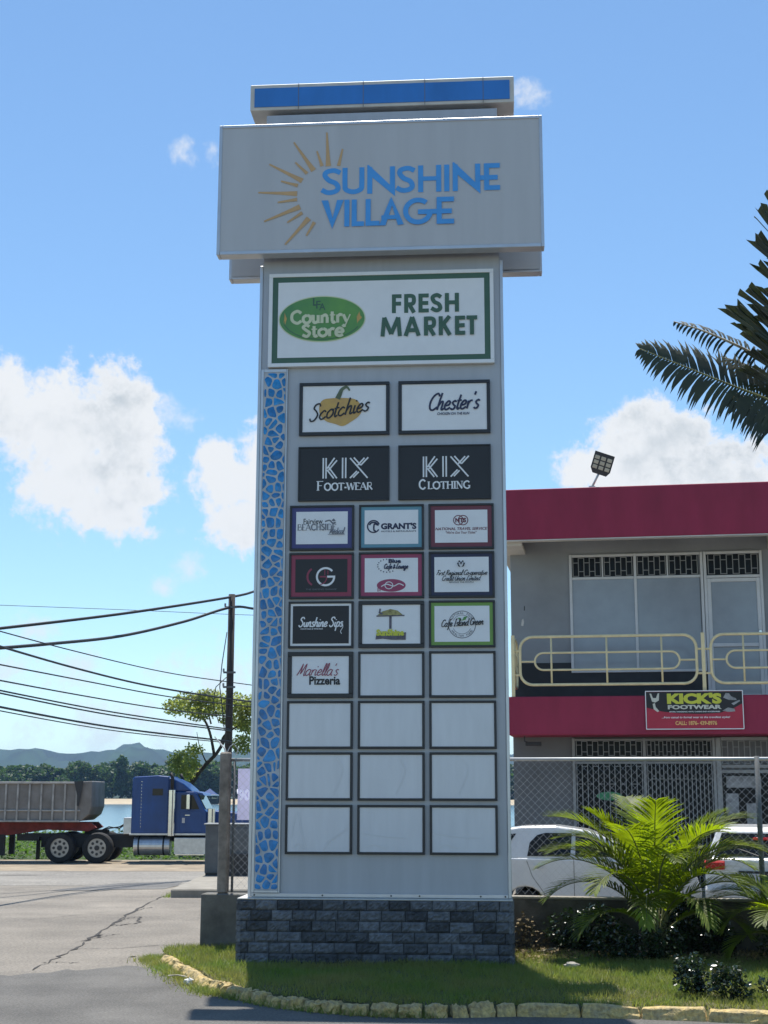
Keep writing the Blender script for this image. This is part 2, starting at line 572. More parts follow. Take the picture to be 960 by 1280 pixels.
    def glyphs(s, table, word, x0, x1, z0, z1, n, w, slant=0.0, serif=0.0, unit_h=1.0, rise=0.0):
        """lettering drawn with strokes: table gives each sign's strokes on a unit grid"""
        adv, strokes = 0.0, []
        for ch in word:
            if ch == ' ':
                adv += 0.45
                continue
            g, a = table[ch]
            for (kind, pts) in g:
                strokes.append((kind, [(x + adv, z) for x, z in pts]))
            adv += a
        tot = adv
        sx_ = (x1 - x0) / tot
        sz = (z1 - z0) / unit_h
        for kind, pts in strokes:
            q = [(x0 + x * sx_ + slant * z * sz, z0 + z * sz + rise * (x / tot)) for x, z in pts]
            if kind == 's':
                x, z = q[0]
                s.ribbon([(x - serif, z), (x + serif, z)], w * .4, n)
            else:
                s.ribbon(q, w * (.42 if kind in 'tT' else 1.0), n, smooth=kind in 'KTc')
        return s

    def build(s, name, m, parent=None, smooth=False, label=None):
        me = bpy.data.meshes.new(name)
        me.from_pydata(s.v, [], s.f)
        me.validate()
        if any(c != (1, 1, 1) for c in s.c):
            at = me.color_attributes.new('tone', 'FLOAT_COLOR', 'POINT')
            at.data.foreach_set('color', np.array([(c[0], c[1], c[2], 1) for c in s.c], dtype=np.float32).ravel())
        me.materials.append(m)
        if smooth:
            me.polygons.foreach_set('use_smooth', [True] * len(me.polygons))
        me.update()
        o = bpy.data.objects.new(name, me)
        COL.objects.link(o)
        if parent:
            o.parent = parent
        if label:
            o['label'] = label
        return o


def bevel(o, w=.01, seg=2):
    b = o.modifiers.new('bevel', 'BEVEL')
    b.width = w
    b.segments = seg
    b.limit_method = 'ANGLE'
    b.angle_limit = R(35)
    return o


def np_mesh(name, V, F, m, parent=None, smooth=False):
    """V (n,3), F (m,k) numpy arrays"""
    me = bpy.data.meshes.new(name)
    k = F.shape[1]
    me.vertices.add(len(V))
    me.vertices.foreach_set('co', V.astype(np.float32).ravel())
    me.loops.add(F.size)
    me.loops.foreach_set('vertex_index', F.astype(np.int32).ravel())
    me.polygons.add(len(F))
    me.polygons.foreach_set('loop_start', np.arange(0, F.size, k, dtype=np.int32))
    me.polygons.foreach_set('loop_total', np.full(len(F), k, dtype=np.int32))
    me.materials.append(m)
    me.update(calc_edges=True)
    me.validate()
    if smooth:
        me.polygons.foreach_set('use_smooth', [True] * len(F))
    o = bpy.data.objects.new(name, me)
    COL.objects.link(o)
    if parent:
        o.parent = parent
    return o


def spline(pts, closed=False, k=6):
    P = [np.array(p, float) for p in pts]
    N = len(P)
    out = []
    segs = N if closed else N - 1
    for i in range(segs):
        p0 = P[(i - 1) % N] if closed or i > 0 else P[i]
        p1, p2 = P[i], P[(i + 1) % N]
        p3 = P[(i + 2) % N] if closed or i + 2 < N else p2
        for j in range(k):
            t = j / k
            out.append(tuple(.5 * ((2 * p1) + (-p0 + p2) * t + (2 * p0 - 5 * p1 + 4 * p2 - p3) * t * t + (-p0 + 3 * p1 - 3 * p2 + p3) * t ** 3)))
    if not closed:
        out.append(tuple(P[-1]))
    return out


_txt = {}


def text_geo(body, bold, shear):
    key = (body, bold, shear)
    if key not in _txt:
        cu = bpy.data.curves.new('lettering', 'FONT')
        cu.body = body
        cu.offset = bold
        cu.shear = shear
        cu.resolution_u = 3
        cu.fill_mode = 'FRONT'
        ob = bpy.data.objects.new('lettering', cu)
        COL.objects.link(ob)
        dg = bpy.context.evaluated_depsgraph_get()
        me = bpy.data.meshes.new_from_object(ob.evaluated_get(dg))
        V = np.array([(v.co.x, v.co.y) for v in me.vertices])
        F = [tuple(p.vertices) for p in me.polygons]
        bpy.data.objects.remove(ob)
        bpy.data.curves.remove(cu)
        bpy.data.meshes.remove(me)
        _txt[key] = (V, F)
    return _txt[key]


# ------------------------------------------------------------------ stroke alphabets
def parse(d):
    out = {}
    for ch, (src, adv) in d.items():
        g = []
        for part in src.split('|'):
            kind, rest = part[0], part[1:].split()
            g.append((kind, [tuple(float(q) for q in p.split(',')) for p in rest]))
        out[ch] = (g, adv)
    return out


CURSIVE = parse({
    'a': ('c.75,.9 .4,1 .05,.6 .1,.1 .4,0 .7,.4 .78,.95|c.78,.95 .75,.3 .85,0 1,.1', 1.0),
    'c': ('c.7,.8 .45,1 .1,.6 .1,.2 .4,0 .8,.25', .85),
    'd': ('c.75,.85 .4,1 .05,.5 .15,.05 .45,.05 .75,.5|c.85,2 .75,.3 .85,0 1,.1', 1.0),
    'e': ('c.1,.45 .55,.55 .65,.85 .4,1 .1,.6 .12,.15 .4,0 .8,.25', .85),
    'f': ('c.8,1.8 .6,2 .45,1.5 .35,0 .25,-.8 .05,-.9|c.1,.95 .75,1', .7),
    'g': ('c.75,.9 .4,1 .05,.55 .15,.05 .45,.05 .75,.5|c.78,1 .72,-.3 .5,-.9 .15,-.8 .3,-.4 .95,.1', 1.0),
    'h': ('c.25,2 .15,1 .08,0|c.1,.4 .35,.9 .6,.95 .62,.5 .6,.1 .72,0 .9,.15', .9),
    'i': ('c.15,.95 .1,.3 .2,0 .4,.15|c.18,1.38 .24,1.52', .42),
    'l': ('c.05,.2 .35,1.3 .35,1.95 .2,1.9 .12,1 .12,.2 .25,0 .45,.15', .45),
    'm': ('c.1,.95 .08,0|c.1,.4 .35,.95 .52,.85 .5,0|c.52,.4 .78,.95 .95,.85 .92,.15 1.02,0 1.2,.15', 1.2),
    'n': ('c.1,.95 .08,0|c.1,.4 .35,.95 .58,.9 .56,.15 .66,0 .85,.15', .85),
    'o': ('c.4,1 .08,.65 .1,.15 .4,0 .7,.3 .72,.75 .45,1 .8,.9', .82),
    'p': ('c.15,1 .1,0 .05,-.95|c.1,.5 .35,.98 .7,.8 .65,.2 .35,0 .12,.2', .85),
    'r': ('c.1,.95 .1,0|c.1,.45 .3,.9 .6,.95', .62),
    's': ('c.6,.85 .4,1 .15,.8 .3,.55 .55,.35 .45,.05 .2,0 .02,.15', .68),
    't': ('c.3,1.7 .2,.8 .18,.2 .3,0 .5,.15|c0,1 .55,1.05', .52),
    'u': ('c.08,.95 .08,.25 .25,0 .5,.2 .65,.9|c.66,.95 .64,.2 .75,0 .92,.15', .92),
    'v': ('c.05,.95 .3,0 .65,.95', .7),
    'S': ('c1,1.6 .8,1.95 .4,1.9 .25,1.5 .6,1.1 .85,.6 .6,.05 .2,0 0,.35', 1.1),
    'C': ('c1.1,1.6 .85,1.95 .4,1.7 .1,1 .2,.25 .6,0 1.1,.35', 1.1),
    'M': ('c0,0 .3,1 .45,1.9 .5,1 .55,.3 .85,1.2 1.1,1.9 1.15,.8 1.2,0 1.4,.1', 1.4),
    'I': ('c.5,1.95 .35,1 .25,0|c.2,1.95 .8,1.98|c0,0 .5,0', .75),
    'G': ('c1.1,1.6 .85,1.95 .4,1.7 .1,1 .2,.25 .6,0 1,.4 1.05,.9|c.7,.9 1.15,.92', 1.2),
    'F': ('c.45,1.95 .35,1 .2,0|c.1,1.85 .5,1.95 1.1,1.9|c.2,1 .8,1.05', .9),
    'R': ('c.35,1.9 .25,1 .15,0|c.1,1.6 .5,1.98 .95,1.7 .75,1.15 .3,1|c.5,1.05 .8,.3 1.1,0', 1.1),
    'U': ('c.1,1.9 .1,.5 .4,0 .8,.4 .95,1.9|c.95,1.9 .9,.2 1.1,0', 1.1),
    'L': ('c.6,1.7 .5,1.98 .3,1.2 .2,.2 .05,.05 .4,.1 .9,.05', .95),
    "'": ('c.15,2 .08,1.6', .3), '-': ('c.05,.5 .45,.5', .55),
    '&': ('c.9,.1 .3,1.1 .4,1.6 .6,1.2 .1,.4 .3,0 .9,.7', 1.0),
})
SERIF = parse({
    'A': ('t0,0 .38,1|k.38,1 .8,0|t.14,.35 .64,.35|s.02,.02|s.8,.02', .88),
    'B': ('k.14,0 .14,1|T.14,.98 .55,.95 .55,.55 .14,.53|T.14,.53 .68,.5 .66,.05 .14,.02|s.14,.02', .78),
    'C': ('K.78,.82 .5,1 .14,.75 .14,.25 .5,0 .8,.2', .88),
    'D': ('k.14,0 .14,1|T.14,.98 .62,.92 .82,.5 .62,.08 .14,.02|k.8,.35 .8,.65', .92),
    'E': ('k.14,0 .14,1|t.0,.98 .6,.98|t.14,.52 .48,.52|t0,.02 .62,.02|s.6,.9', .72),
    'F': ('k.14,0 .14,1|t0,.98 .6,.98|t.14,.52 .48,.52|s.14,.02', .66),
    'G': ('K.78,.82 .5,1 .14,.75 .14,.25 .5,0 .8,.15|k.78,.4 .78,.05|s.74,.4', .92),
    'H': ('k.14,0 .14,1|k.7,0 .7,1|t.14,.52 .7,.52|s.14,.02|s.14,.98|s.7,.02|s.7,.98', .88),
    'I': ('k.14,0 .14,1|s.14,.02|s.14,.98', .34),
    'L': ('k.14,0 .14,1|t0,.02 .58,.02|s.14,.98|s.58,.08', .64),
    'N': ('t.1,0 .1,1|k.1,1 .7,0|t.7,0 .7,1|s.1,.02|s.06,.98|s.7,.98', .84),
    'O': ('K.48,1 .12,.75 .12,.25 .48,0 .82,.25 .82,.75 .5,1', .98),
    'R': ('k.14,0 .14,1|T.14,.98 .58,.95 .58,.55 .14,.52|k.36,.52 .74,0|s.14,.02', .80),
    'S': ('K.52,.85 .32,1 .1,.8 .3,.55 .54,.3 .36,0 .06,.15', .64),
    'T': ('k.36,0 .36,1|t0,.98 .72,.98|s.36,.02|s.02,.9|s.7,.9', .76),
    'V': ('k0,1 .38,0|t.38,0 .76,1|s0,.98|s.76,.98', .80),
    'W': ('k0,1 .28,0|t.28,0 .52,.95|k.52,.95 .78,0|t.78,0 1.04,1|s0,.98|s1.04,.98', 1.08),
    '-': ('k.04,.35 .34,.35', .4),
    # small letters of the green oval
    'o': ('K.32,.66 .08,.48 .08,.16 .32,0 .56,.18 .56,.5 .34,.66', .66),
    'u': ('k.12,.64 .12,.2|K.12,.2 .22,.02 .44,.1|k.48,.64 .48,0|s.08,.62|s.52,.02', .64),
    'n': ('k.12,.64 .12,0|K.12,.5 .36,.64 .5,.46|k.5,.46 .5,0|s.12,.02|s.5,.02', .66),
    't': ('k.2,.9 .2,.1|K.2,.12 .3,.0 .44,.08|t.02,.62 .42,.62', .48),
    'r': ('k.12,.64 .12,0|K.12,.48 .28,.64 .44,.58|s.12,.02', .48),
    'y': ('k.04,.64 .28,.04|t.54,.64 .2,-.24|K.2,-.24 .1,-.3 0,-.2', .58),
    'e': ('K.08,.34 .52,.36 .46,.6 .26,.66 .08,.44 .1,.12 .32,0 .54,.12', .62),
})

# ================================================================== GROUND
def gz(Y):
    if Y < 25:
        return -0.08
    if Y < 50:
        return -0.08 - 0.32 * (Y - 25) / 25
    if Y < 76:
        return -0.40
    if Y < 92:
        return -0.40 - 2.4 * (Y - 76) / 16
    return -2.8


def sheet(name, outline_rows, m, dz, kind='structure'):
    """strip of ground: rows of (Y, x0, x1)"""
    b = MB()
    V, F = [], []
    for (Y, x0, x1) in outline_rows:
        V += [(x0, Y, gz(Y) + dz), (x1, Y, gz(Y) + dz)]
    for i in range(len(outline_rows) - 1):
        F.append((2 * i, 2 * i + 1, 2 * i + 3, 2 * i + 2))
    b.add(V, F)
    return tag(b.build(name, m), kind=kind)


sheet('ground', [(-60, -300, 300), (25, -300, 300), (50, -300, 300), (76, -300, 300), (92, -300, 300), (140, -300, 300)], M['dirt'], 0)
b = MB()
b.add([(-4000, 478, -1.9), (4000, 478, -1.9), (4000, 500, .2), (-4000, 500, .2)], [(0, 1, 2, 3)])
tag(b.build('far_beach', M['sand']), kind='structure')
tag(MB().add([(-4000, 500, .2), (4000, 500, .2), (4000, 6000, 2.0), (-4000, 6000, 2.0)], [(0, 1, 2, 3)]).build('far_shore', M['hill']), kind='structure')
b = MB().add([(-5000, 78, -1.5), (5000, 78, -1.5), (5000, 484, -1.5), (-5000, 484, -1.5)], [(0, 1, 2, 3)])
tag(b.build('sea', M['sea']), kind='structure')
# the near road and the old side road that leads down to the coast road
sheet('road', [(-30, -60, 60), (17.6, -60, 60)], M['asphalt'], .004)
near_edge = []
xs = np.linspace(-9, -1.0, 60)
V, F = [], []
for i, x in enumerate(xs):
    e = 18.3 + .25 * math.sin(x * 1.7) + .12 * math.sin(x * 7.1) + .06 * math.sin(x * 17) + (0.35 if x > -4 else 0) + .06 * random.random()
    V += [(x, 17.6, gz(17) + .004), (x, e, gz(17) + .004)]
    if i:
        F.append((2 * i - 2, 2 * i, 2 * i + 1, 2 * i - 1))
tag(MB().add(V, F).build('road', M['asphalt']), kind='structure')
side = sheet('side_road', [(17.0, -60, -1.0), (20.0, -60, -1.0), (25, -60, -1.0), (32.4, -60, -1.0), (38.2, -60, -1.0), (45.6, -60, 30), (46.9, -60, 30)], M['oldroad'], .002)
# coast road surface is a shade greyer than the worn side road
M['coast'] = mat('coast_asphalt', (0.235, 0.217, 0.188), 0.9, var=0.10, vscale=.5, bump=.4, bscale=60, world=True, speck=14)
sheet('coast_road', [(37.5, -70, -4.9), (41.5, -70, 60), (46.3, -70, 60)], M['coast'], .006)


def groundribbon(bm, pts, w, dz):
    V, F = [], []
    n = len(pts)
    for i, (x, y) in enumerate(pts):
        x2, y2 = pts[min(i + 1, n - 1)]
        x1, y1 = pts[max(i - 1, 0)]
        d = Vector((x2 - x1, y2 - y1)).normalized()
        ww = w * random.uniform(.08, .95) * (0.3 if i in (0, n - 1) else 1)
        V += [(x - d.y * ww, y + d.x * ww, gz(y) + dz), (x + d.y * ww, y - d.x * ww, gz(y) + dz)]
        if i:
            F.append((2 * i - 2, 2 * i - 1, 2 * i + 1, 2 * i))
    bm.add(V, F)


def gp(u, v, z=-.08):
    d = ray(u, v)
    t = (z - H_EYE) / d.z
    return (d.x * t, d.y * t)


def jag(px, n, amp):
    P = [gp(*p) for p in px]
    out = []
    for i in range(len(P) - 1):
        for k in range(n):
            t = k / n
            out.append((P[i][0] + (P[i + 1][0] - P[i][0]) * t + random.gauss(0, amp), P[i][1] + (P[i + 1][1] - P[i][1]) * t + random.gauss(0, amp * 2.2)))
    return out + [P[-1]]


cr = MB()
for px, w in [([(40, 1213), (84, 1192), (110, 1176), (140, 1156), (165, 1138), (190, 1122), (205, 1114)], .035),
              ([(140, 1156), (158, 1147), (174, 1145), (172, 1154), (150, 1157), (132, 1158)], .030),
              ([(96, 1178), (124, 1172), (150, 1168)], .028), ([(82, 1187), (150, 1186), (200, 1182), (252, 1182)], .016),
              ([(120, 1171), (127, 1169)], .05), ([(164, 1197), (168, 1196)], .05), ([(182, 1196), (188, 1195)], .04),
              ([(50, 1204), (78, 1203), (100, 1204)], .022), ([(0, 1154), (60, 1147), (140, 1137)], .012),
              ([(165, 1138), (176, 1134), (190, 1131)], .03)]:
    groundribbon(cr, jag(px, 7, .022), w, .009)
cr.build('crack', M['crack'], side)
# a resurfaced patch and drain line on the coast road
pp = [gp(u, v, -.25) for u, v in [(62, 1116), (110, 1109), (150, 1104), (228, 1102), (222, 1108), (205, 1113), (150, 1114), (100, 1116)]]
MB().add([(x, y, gz(y) + .0105) for x, y in pp], [tuple(range(8))[::-1]]).build('road_patch', mat('patch_asphalt', (.15, .143, .132), .9, var=.12, vscale=1.0, world=True, speck=20), side)
b = MB()
groundribbon(b, [(-11.6, 43.5), (-10.9, 43.6), (-10.2, 43.6)], .16, .011)
b.build('drain', M['crack'], side)
sheet('dirt_shoulder', [(46.9, -70, 60), (52.5, -70, 60), (55.5, -70, 60)], M['dirt'], .004)
sheet('shore_turf', [(55.5, -80, 80), (75.9, -80, 80)], M['shore'], .004)
# pavement slab at the corner of the coast road
b = MB()
b.bbox(-4.72, -1.2, 32.45, 38.4, -.5, .015, .03)
tag(b.build('pavement', M['paving']), kind='structure')
# car park behind the fence
b = MB().box(-1.0, 40, 20.3, 60, -1.2, .0)
tag(b.build('car_park', M['oldroad']), kind='structure')

# verge: a low bank of grass
KERB = [(-3.02, 19.75), (-2.88, 19.35), (-2.62, 18.6), (-2.40, 17.95), (-2.0, 16.85), (-1.67, 16.25), (-1.25, 15.65), (-.81, 15.25), (-.31, 14.95), (.17, 14.82),
        (.63, 14.78), (1.27, 14.86), (2.04, 14.80), (2.87, 14.66), (3.65, 14.46), (4.6, 14.16), (6.0, 13.65), (8.0, 12.8), (10.5, 11.5)]
KP = spline(KERB)
POLY = np.array([(x + .05, y + .05) for x, y in KP] + [(10.5, 18.15), (-2.35, 20.1), (-2.95, 20.0)])


def inside(P, poly):
    x, y = P[:, 0], P[:, 1]
    r = np.zeros(len(P), bool)
    j = len(poly) - 1
    for i in range(len(poly)):
        xi, yi = poly[i]
        xj, yj = poly[j]
        c = ((yi > y) != (yj > y)) & (x < (xj - xi) * (y - yi) / (yj - yi + 1e-12) + xi)
        r ^= c
        j = i
    return r


KPa = np.array(KP)


def kdist(P):
    d = np.full(len(P), 9.0)
    for k in KPa[::2]:
        d = np.minimum(d, np.hypot(P[:, 0] - k[0], P[:, 1] - k[1]))
    return d


def vz(P):
    d = kdist(P)
    return .02 + .06 * np.clip(d / .8, 0, 1) + .018 * np.sin(P[:, 0] * 2.3) * np.sin(P[:, 1] * 1.9) + .008 * np.sin(P[:, 0] * 9 + P[:, 1] * 7)


gx, gy = np.meshgrid(np.arange(-3.4, 10.8, .12), np.arange(10.8, 20.4, .12))
G = np.stack([gx.ravel(), gy.ravel()], 1)
ins = inside(G, POLY)
nx, ny = gx.shape[1], gx.shape[0]
z = np.where(ins, vz(G), -.10)
Vv = np.column_stack([G, z])
quads = []
for j in range(ny - 1):
    for i in range(nx - 1):
        a = j * nx + i
        q = (a, a + 1, a + nx + 1, a + nx)
        if ins[list(q)].any():
            quads.append(q)
tag(np_mesh('verge', Vv, np.array(quads), M['soil'], smooth=True), kind='structure')


def blades(name, P, z, h0, h1, w, m, label, lean=.5):
    n = len(P)
    a = rng.uniform(0, 2 * math.pi, n)
    h = rng.uniform(h0, h1, n)
    ln = rng.normal(0, lean, (n, 2)) * h[:, None]
    dx, dy = np.cos(a) * w, np.sin(a) * w
    A = np.column_stack([P[:, 0] - dx, P[:, 1] - dy, z])
    B = np.column_stack([P[:, 0] + dx, P[:, 1] + dy, z])
    C = np.column_stack([P[:, 0] + ln[:, 0], P[:, 1] + ln[:, 1], z + h])
    V = np.stack([A, B, C], 1).reshape(-1, 3)
    o = np_mesh(name, V, np.arange(3 * n).reshape(-1, 3), m)
    return tag(o, label, 'grass', kind='stuff')


P = np.column_stack([rng.uniform(-3.1, 7.0, 190000), rng.uniform(13.0, 20.1, 190000)])
P = P[inside(P, POLY)]
fx = -2.2 + 0.0
wallY = 20.0 - (P[:, 0] + 2.2) * math.tan(R(9))
keep = (P[:, 1] < wallY - .05)
keep &= ~((P[:, 0] > -1.8) & (P[:, 0] < 1.62) & (P[:, 1] > 17.85))
bare = (np.sin(P[:, 0] * 1.9 + 1) * np.sin(P[:, 1] * 2.7) + .6 * np.sin(P[:, 0] * 5.3 + P[:, 1] * 4.1))
nearwall = np.clip((wallY - P[:, 1]) / .9, 0, 1)
keep &= rng.uniform(0, 1, len(P)) < np.clip(.95 - .38 * (bare > .75) - 1.25 * (1 - nearwall) * (P[:, 0] > 1.5), .0, 1)
P = P[keep]
blades('grass', P, vz(P) - .01, .035, .095, .0055, M['grass'], 'short green grass covering the verge round the sign')
# ragged grass creeping over and outside the kerb
Q = []
for (x, y) in KP[:60]:
    for _ in range(170 if x < -1.5 else (60 if x < 5 else 10)):
        off = abs(random.gauss(0, .13 if x < -1.7 else .05))
        Q.append((x - off * .75 + random.gauss(0, .05), y - off * .55 + random.gauss(0, .05)))
for _ in range(500):
    Q.append((-4.75 - abs(random.gauss(0, .10)), 32.5 + random.uniform(-.1, 4.5)))
Q = np.array(Q)
blades('kerb_weeds', Q, np.array([gz(q) - .002 for q in Q[:, 1]]), .03, .10, .006, M['grass'], 'ragged grass growing along the foot of the kerb', .7)

# kerb stones, each a block of its own
seg = []
L = 0.0
acc = [0.0]
for i in range(1, len(KP)):
    L += math.dist(KP[i], KP[i - 1])
    acc.append(L)


def along(t):
    for i in range(1, len(KP)):
        if acc[i] >= t:
            k = (t - acc[i - 1]) / (acc[i] - acc[i - 1])
            a, c = KP[i - 1], KP[i]
            return (a[0] + (c[0] - a[0]) * k, a[1] + (c[1] - a[1]) * k), math.atan2(c[1] - a[1], c[0] - a[0])
    return KP[-1], 0


def kerb_block(ln, wd, ht, seed, rough=.008):
    r = np.random.default_rng(seed)
    nxk, nyk, nzk = 6, 4, 4
    pts = {}
    V, F = [], []

    def vid(i, j, k):
        if (i, j, k) not in pts:
            x, y, zz = (i / nxk - .5), (j / nyk - .5), k / nzk
            rx = 1 - .10 * max(0, abs(y) * 2 - .5) ** 2 - .06 * zz ** 3
            ry = 1 - .20 * max(0, zz - .45) - .12 * max(0, abs(x) * 2 - .6)
            top = 1 - .10 * max(0, abs(x) * 2 - .55) - .13 * max(0, abs(y) * 2 - .4)
            j3 = r.normal(0, rough, 3)
            pts[(i, j, k)] = len(V)
            V.append((x * ln * rx + j3[0], y * wd * ry + j3[1], zz * ht * top + j3[2] - .05))
        return pts[(i, j, k)]
    for i in range(nxk):
        for j in range(nyk):
            F.append((vid(i, j, nzk), vid(i + 1, j, nzk), vid(i + 1, j + 1, nzk), vid(i, j + 1, nzk)))
    for k in range(nzk):
        for i in range(nxk):
            F.append((vid(i, 0, k), vid(i + 1, 0, k), vid(i + 1, 0, k + 1), vid(i, 0, k + 1)))
            F.append((vid(i + 1, nyk, k), vid(i, nyk, k), vid(i, nyk, k + 1), vid(i + 1, nyk, k + 1)))
        for j in range(nyk):
            F.append((vid(0, j + 1, k), vid(0, j, k), vid(0, j, k + 1), vid(0, j + 1, k + 1)))
            F.append((vid(nxk, j, k), vid(nxk, j + 1, k), vid(nxk, j + 1, k + 1), vid(nxk, j, k + 1)))
    cut = r.uniform(-.25, .25)
    V = [(x, y, z + (x * cut + y * .12) * .35 - rough * 2 * max(0, r.normal())) for x, y, z in V]
    return MB().add(V, F)


ORD = ['first', 'second', 'third', 'fourth', 'fifth', 'sixth', 'seventh', 'eighth', 'ninth', 'tenth', 'eleventh', 'twelfth', 'thirteenth', 'fourteenth', 'fifteenth',
       'sixteenth', 'seventeenth', 'eighteenth', 'nineteenth', 'twentieth', 'twenty-first', 'twenty-second', 'twenty-third', 'twenty-fourth', 'twenty-fifth', 'twenty-sixth',
       'twenty-seventh', 'twenty-eighth', 'twenty-ninth', 'thirtieth', 'thirty-first', 'thirty-second', 'thirty-third', 'thirty-fourth', 'thirty-fifth', 'thirty-sixth', 'thirty-seventh', 'thirty-eighth', 'thirty-ninth', 'fortieth']
t = 0.55
k = 0
stones = []
while t < L - 1.6 and k < 60:
    (x, y), a = along(t)
    ln = random.uniform(.34, .44) if x < -2.0 else (random.uniform(.19, .32) if x < 1.2 else random.uniform(.50, .78))
    (x, y), a = along(t + ln / 2)
    if x > 5.4:
        break
    o = bevel(kerb_block(ln - (random.uniform(.012, .05) if x < 1.2 else random.uniform(.004, .02)), random.uniform(.14, .18), random.uniform(.150, .185) if x < 1.2 else random.uniform(.165, .175), 100 + k, .0085 if -1.8 < x < 1.2 else .0045).build('kerb_stone', M['kerb'], smooth=False), .012, 2)
    lean = -.5 if x < -1.8 else random.gauss(-.12, .05)
    o.location = (x, y, -.075)
    o.rotation_euler = (random.gauss(lean, .07), random.gauss(0, .05 if x < 1.2 else .012), a + random.gauss(0, .09 if x < 1.2 else .02))
    stones.append((o, x))
    t += ln
    k += 1
nl = [o for o, x in stones if x < -1.75]
ns = [o for o, x in stones if -1.75 <= x < 1.2]
nr = [o for o, x in stones if x >= 1.2]
for i, o in enumerate(nl):
    tag(o, f'tilted yellow kerb stone, {ORD[i]} from the tip of the verge beside the side road', 'kerb stone', 'yellow kerb stones round the verge')
for i, o in enumerate(ns):
    tag(o, f'short worn yellow kerb stone, {ORD[i]} from the left along the bend below the tower sign', 'kerb stone', 'yellow kerb stones round the verge')
for i, o in enumerate(nr):
    tag(o, f'long sunlit yellow kerb stone, {ORD[i]} from the left in the straight run before the palms', 'kerb stone', 'yellow kerb stones round the verge')

# ================================================================== TOWER SIGN
A_S = 0.0758
pyl = empty('tower_sign', (0, 18, 0), -A_S, 'tall grey tower sign with tenant panels and blue mosaic strip on dark stone base', 'sign')

# stone base: rows of split faced stones round a core
b = MB()
b.box(-1.76, 1.56, -.10, .68, -.1, .80, tone=(.08, .08, .08))
rowh = .127
for r_ in range(7):
    z1 = .822 - r_ * rowh
    z0 = z1 - rowh + .006

    def course(length, place, off):
        x = -off
        while x < length:
            ln = random.uniform(.255, .30)
            a0, a1 = max(0, x), min(length, x + ln - .007)
            x += ln
            if a1 - a0 < .02:
                continue
            g = random.choice([.045, .06, .08, .09, .10, .105, .11, .12])
            tone = (g * 3.1 + .02, g * 3.25 + .022, g * 3.55 + .026)
            n1, n2 = max(2, int((a1 - a0) / .024)), 5
            V, F = [], []
            for j in range(n2 + 1):
                for i in range(n1 + 1):
                    e = min(i, n1 - i, j, n2 - j)
                    d = (0 if e == 0 else random.uniform(.010, .030))
                    V.append(place(a0 + (a1 - a0) * i / n1, d, z0 + (z1 - z0) * j / n2))
            for j in range(n2):
                for i in range(n1):
                    q = j * (n1 + 1) + i
                    F.append((q, q + 1, q + n1 + 2, q + n1 + 1))
            # returns to the core
            m0 = len(V)
            ring_ = [i for i in range(n1 + 1)] + [j * (n1 + 1) + n1 for j in range(1, n2 + 1)] + [n2 * (n1 + 1) + i for i in range(n1 - 1, -1, -1)] + [j * (n1 + 1) for j in range(n2 - 1, 0, -1)]
            xs_ = [(i, j) for i in range(n1 + 1) for j in (0,)]
            back = {}
            for q in ring_:
                i, j = q % (n1 + 1), q // (n1 + 1)
                back[q] = len(V)
                V.append(place(a0 + (a1 - a0) * i / n1, -.04, z0 + (z1 - z0) * j / n2))
            for s_ in range(len(ring_)):
                p_, q_ = ring_[s_], ring_[(s_ + 1) % len(ring_)]
                F.append((p_, back[p_], back[q_], q_))
            b.add(V, F, tone)
    o_ = random.uniform(0, .2)
    course(3.40, lambda s_, d, zz: (-1.80 + s_, -.12 - d, zz), o_)
    course(.84, lambda s_, d, zz: (-1.78 - d, .70 - s_, zz), random.uniform(0, .2))
    course(.84, lambda s_, d, zz: (1.58 + d, -.14 + s_, zz), random.uniform(0, .2))
    course(3.40, lambda s_, d, zz: (1.60 - s_, .70 + d, zz), random.uniform(0, .2))
b.build('stone_base', M['brick'], pyl)
MB().bbox(-1.79, 1.59, -.135, .705, .822, .84, .006).build('base_ledge', M['soffit'], pyl)

# shaft
b = MB()
b.box(-1.64, 1.535, 0.004, .60, .84, 11.3)
shaft = b.build('shaft', M['body'], pyl)
b = MB()
for x0, x1 in ((-1.685, -1.643), (1.538, 1.58)):
    b.bbox(x0, x1, -.012, .05, .845, 9.1, .006)
    b.bbox(x0, x1, .55, .61, .845, 9.1, .006)
b.build('corner_trim', M['trim'], pyl)
MB().bbox(-1.642, 1.537, -.014, .004, .845, .892, .004).build('foot_trim', M['trim'], pyl)
for x in (-1.6, -.75, .1, .45, 1.2, 1.5):
    MB().cyl((x, -.017, .868), (0, 1, 0), .011, .012, 8).build('bolt', M['darkplastic'], pyl)
strip = MB()
strip.box(-1.60, -1.305, -.034, -.006, .93, 7.59)
st = strip.build('mosaic_strip', M['grout'], pyl)


def clip(poly, n_, d_):
    out = []
    for i in range(len(poly)):
        p_, q_ = poly[i], poly[(i + 1) % len(poly)]
        a_, c_ = p_[0] * n_[0] + p_[1] * n_[1] - d_, q_[0] * n_[0] + q_[1] * n_[1] - d_
        if a_ <= 0:
            out.append(p_)
        if a_ * c_ < 0:
            t_ = a_ / (a_ - c_)
            out.append((p_[0] + (q_[0] - p_[0]) * t_, p_[1] + (q_[1] - p_[1]) * t_))
    return out


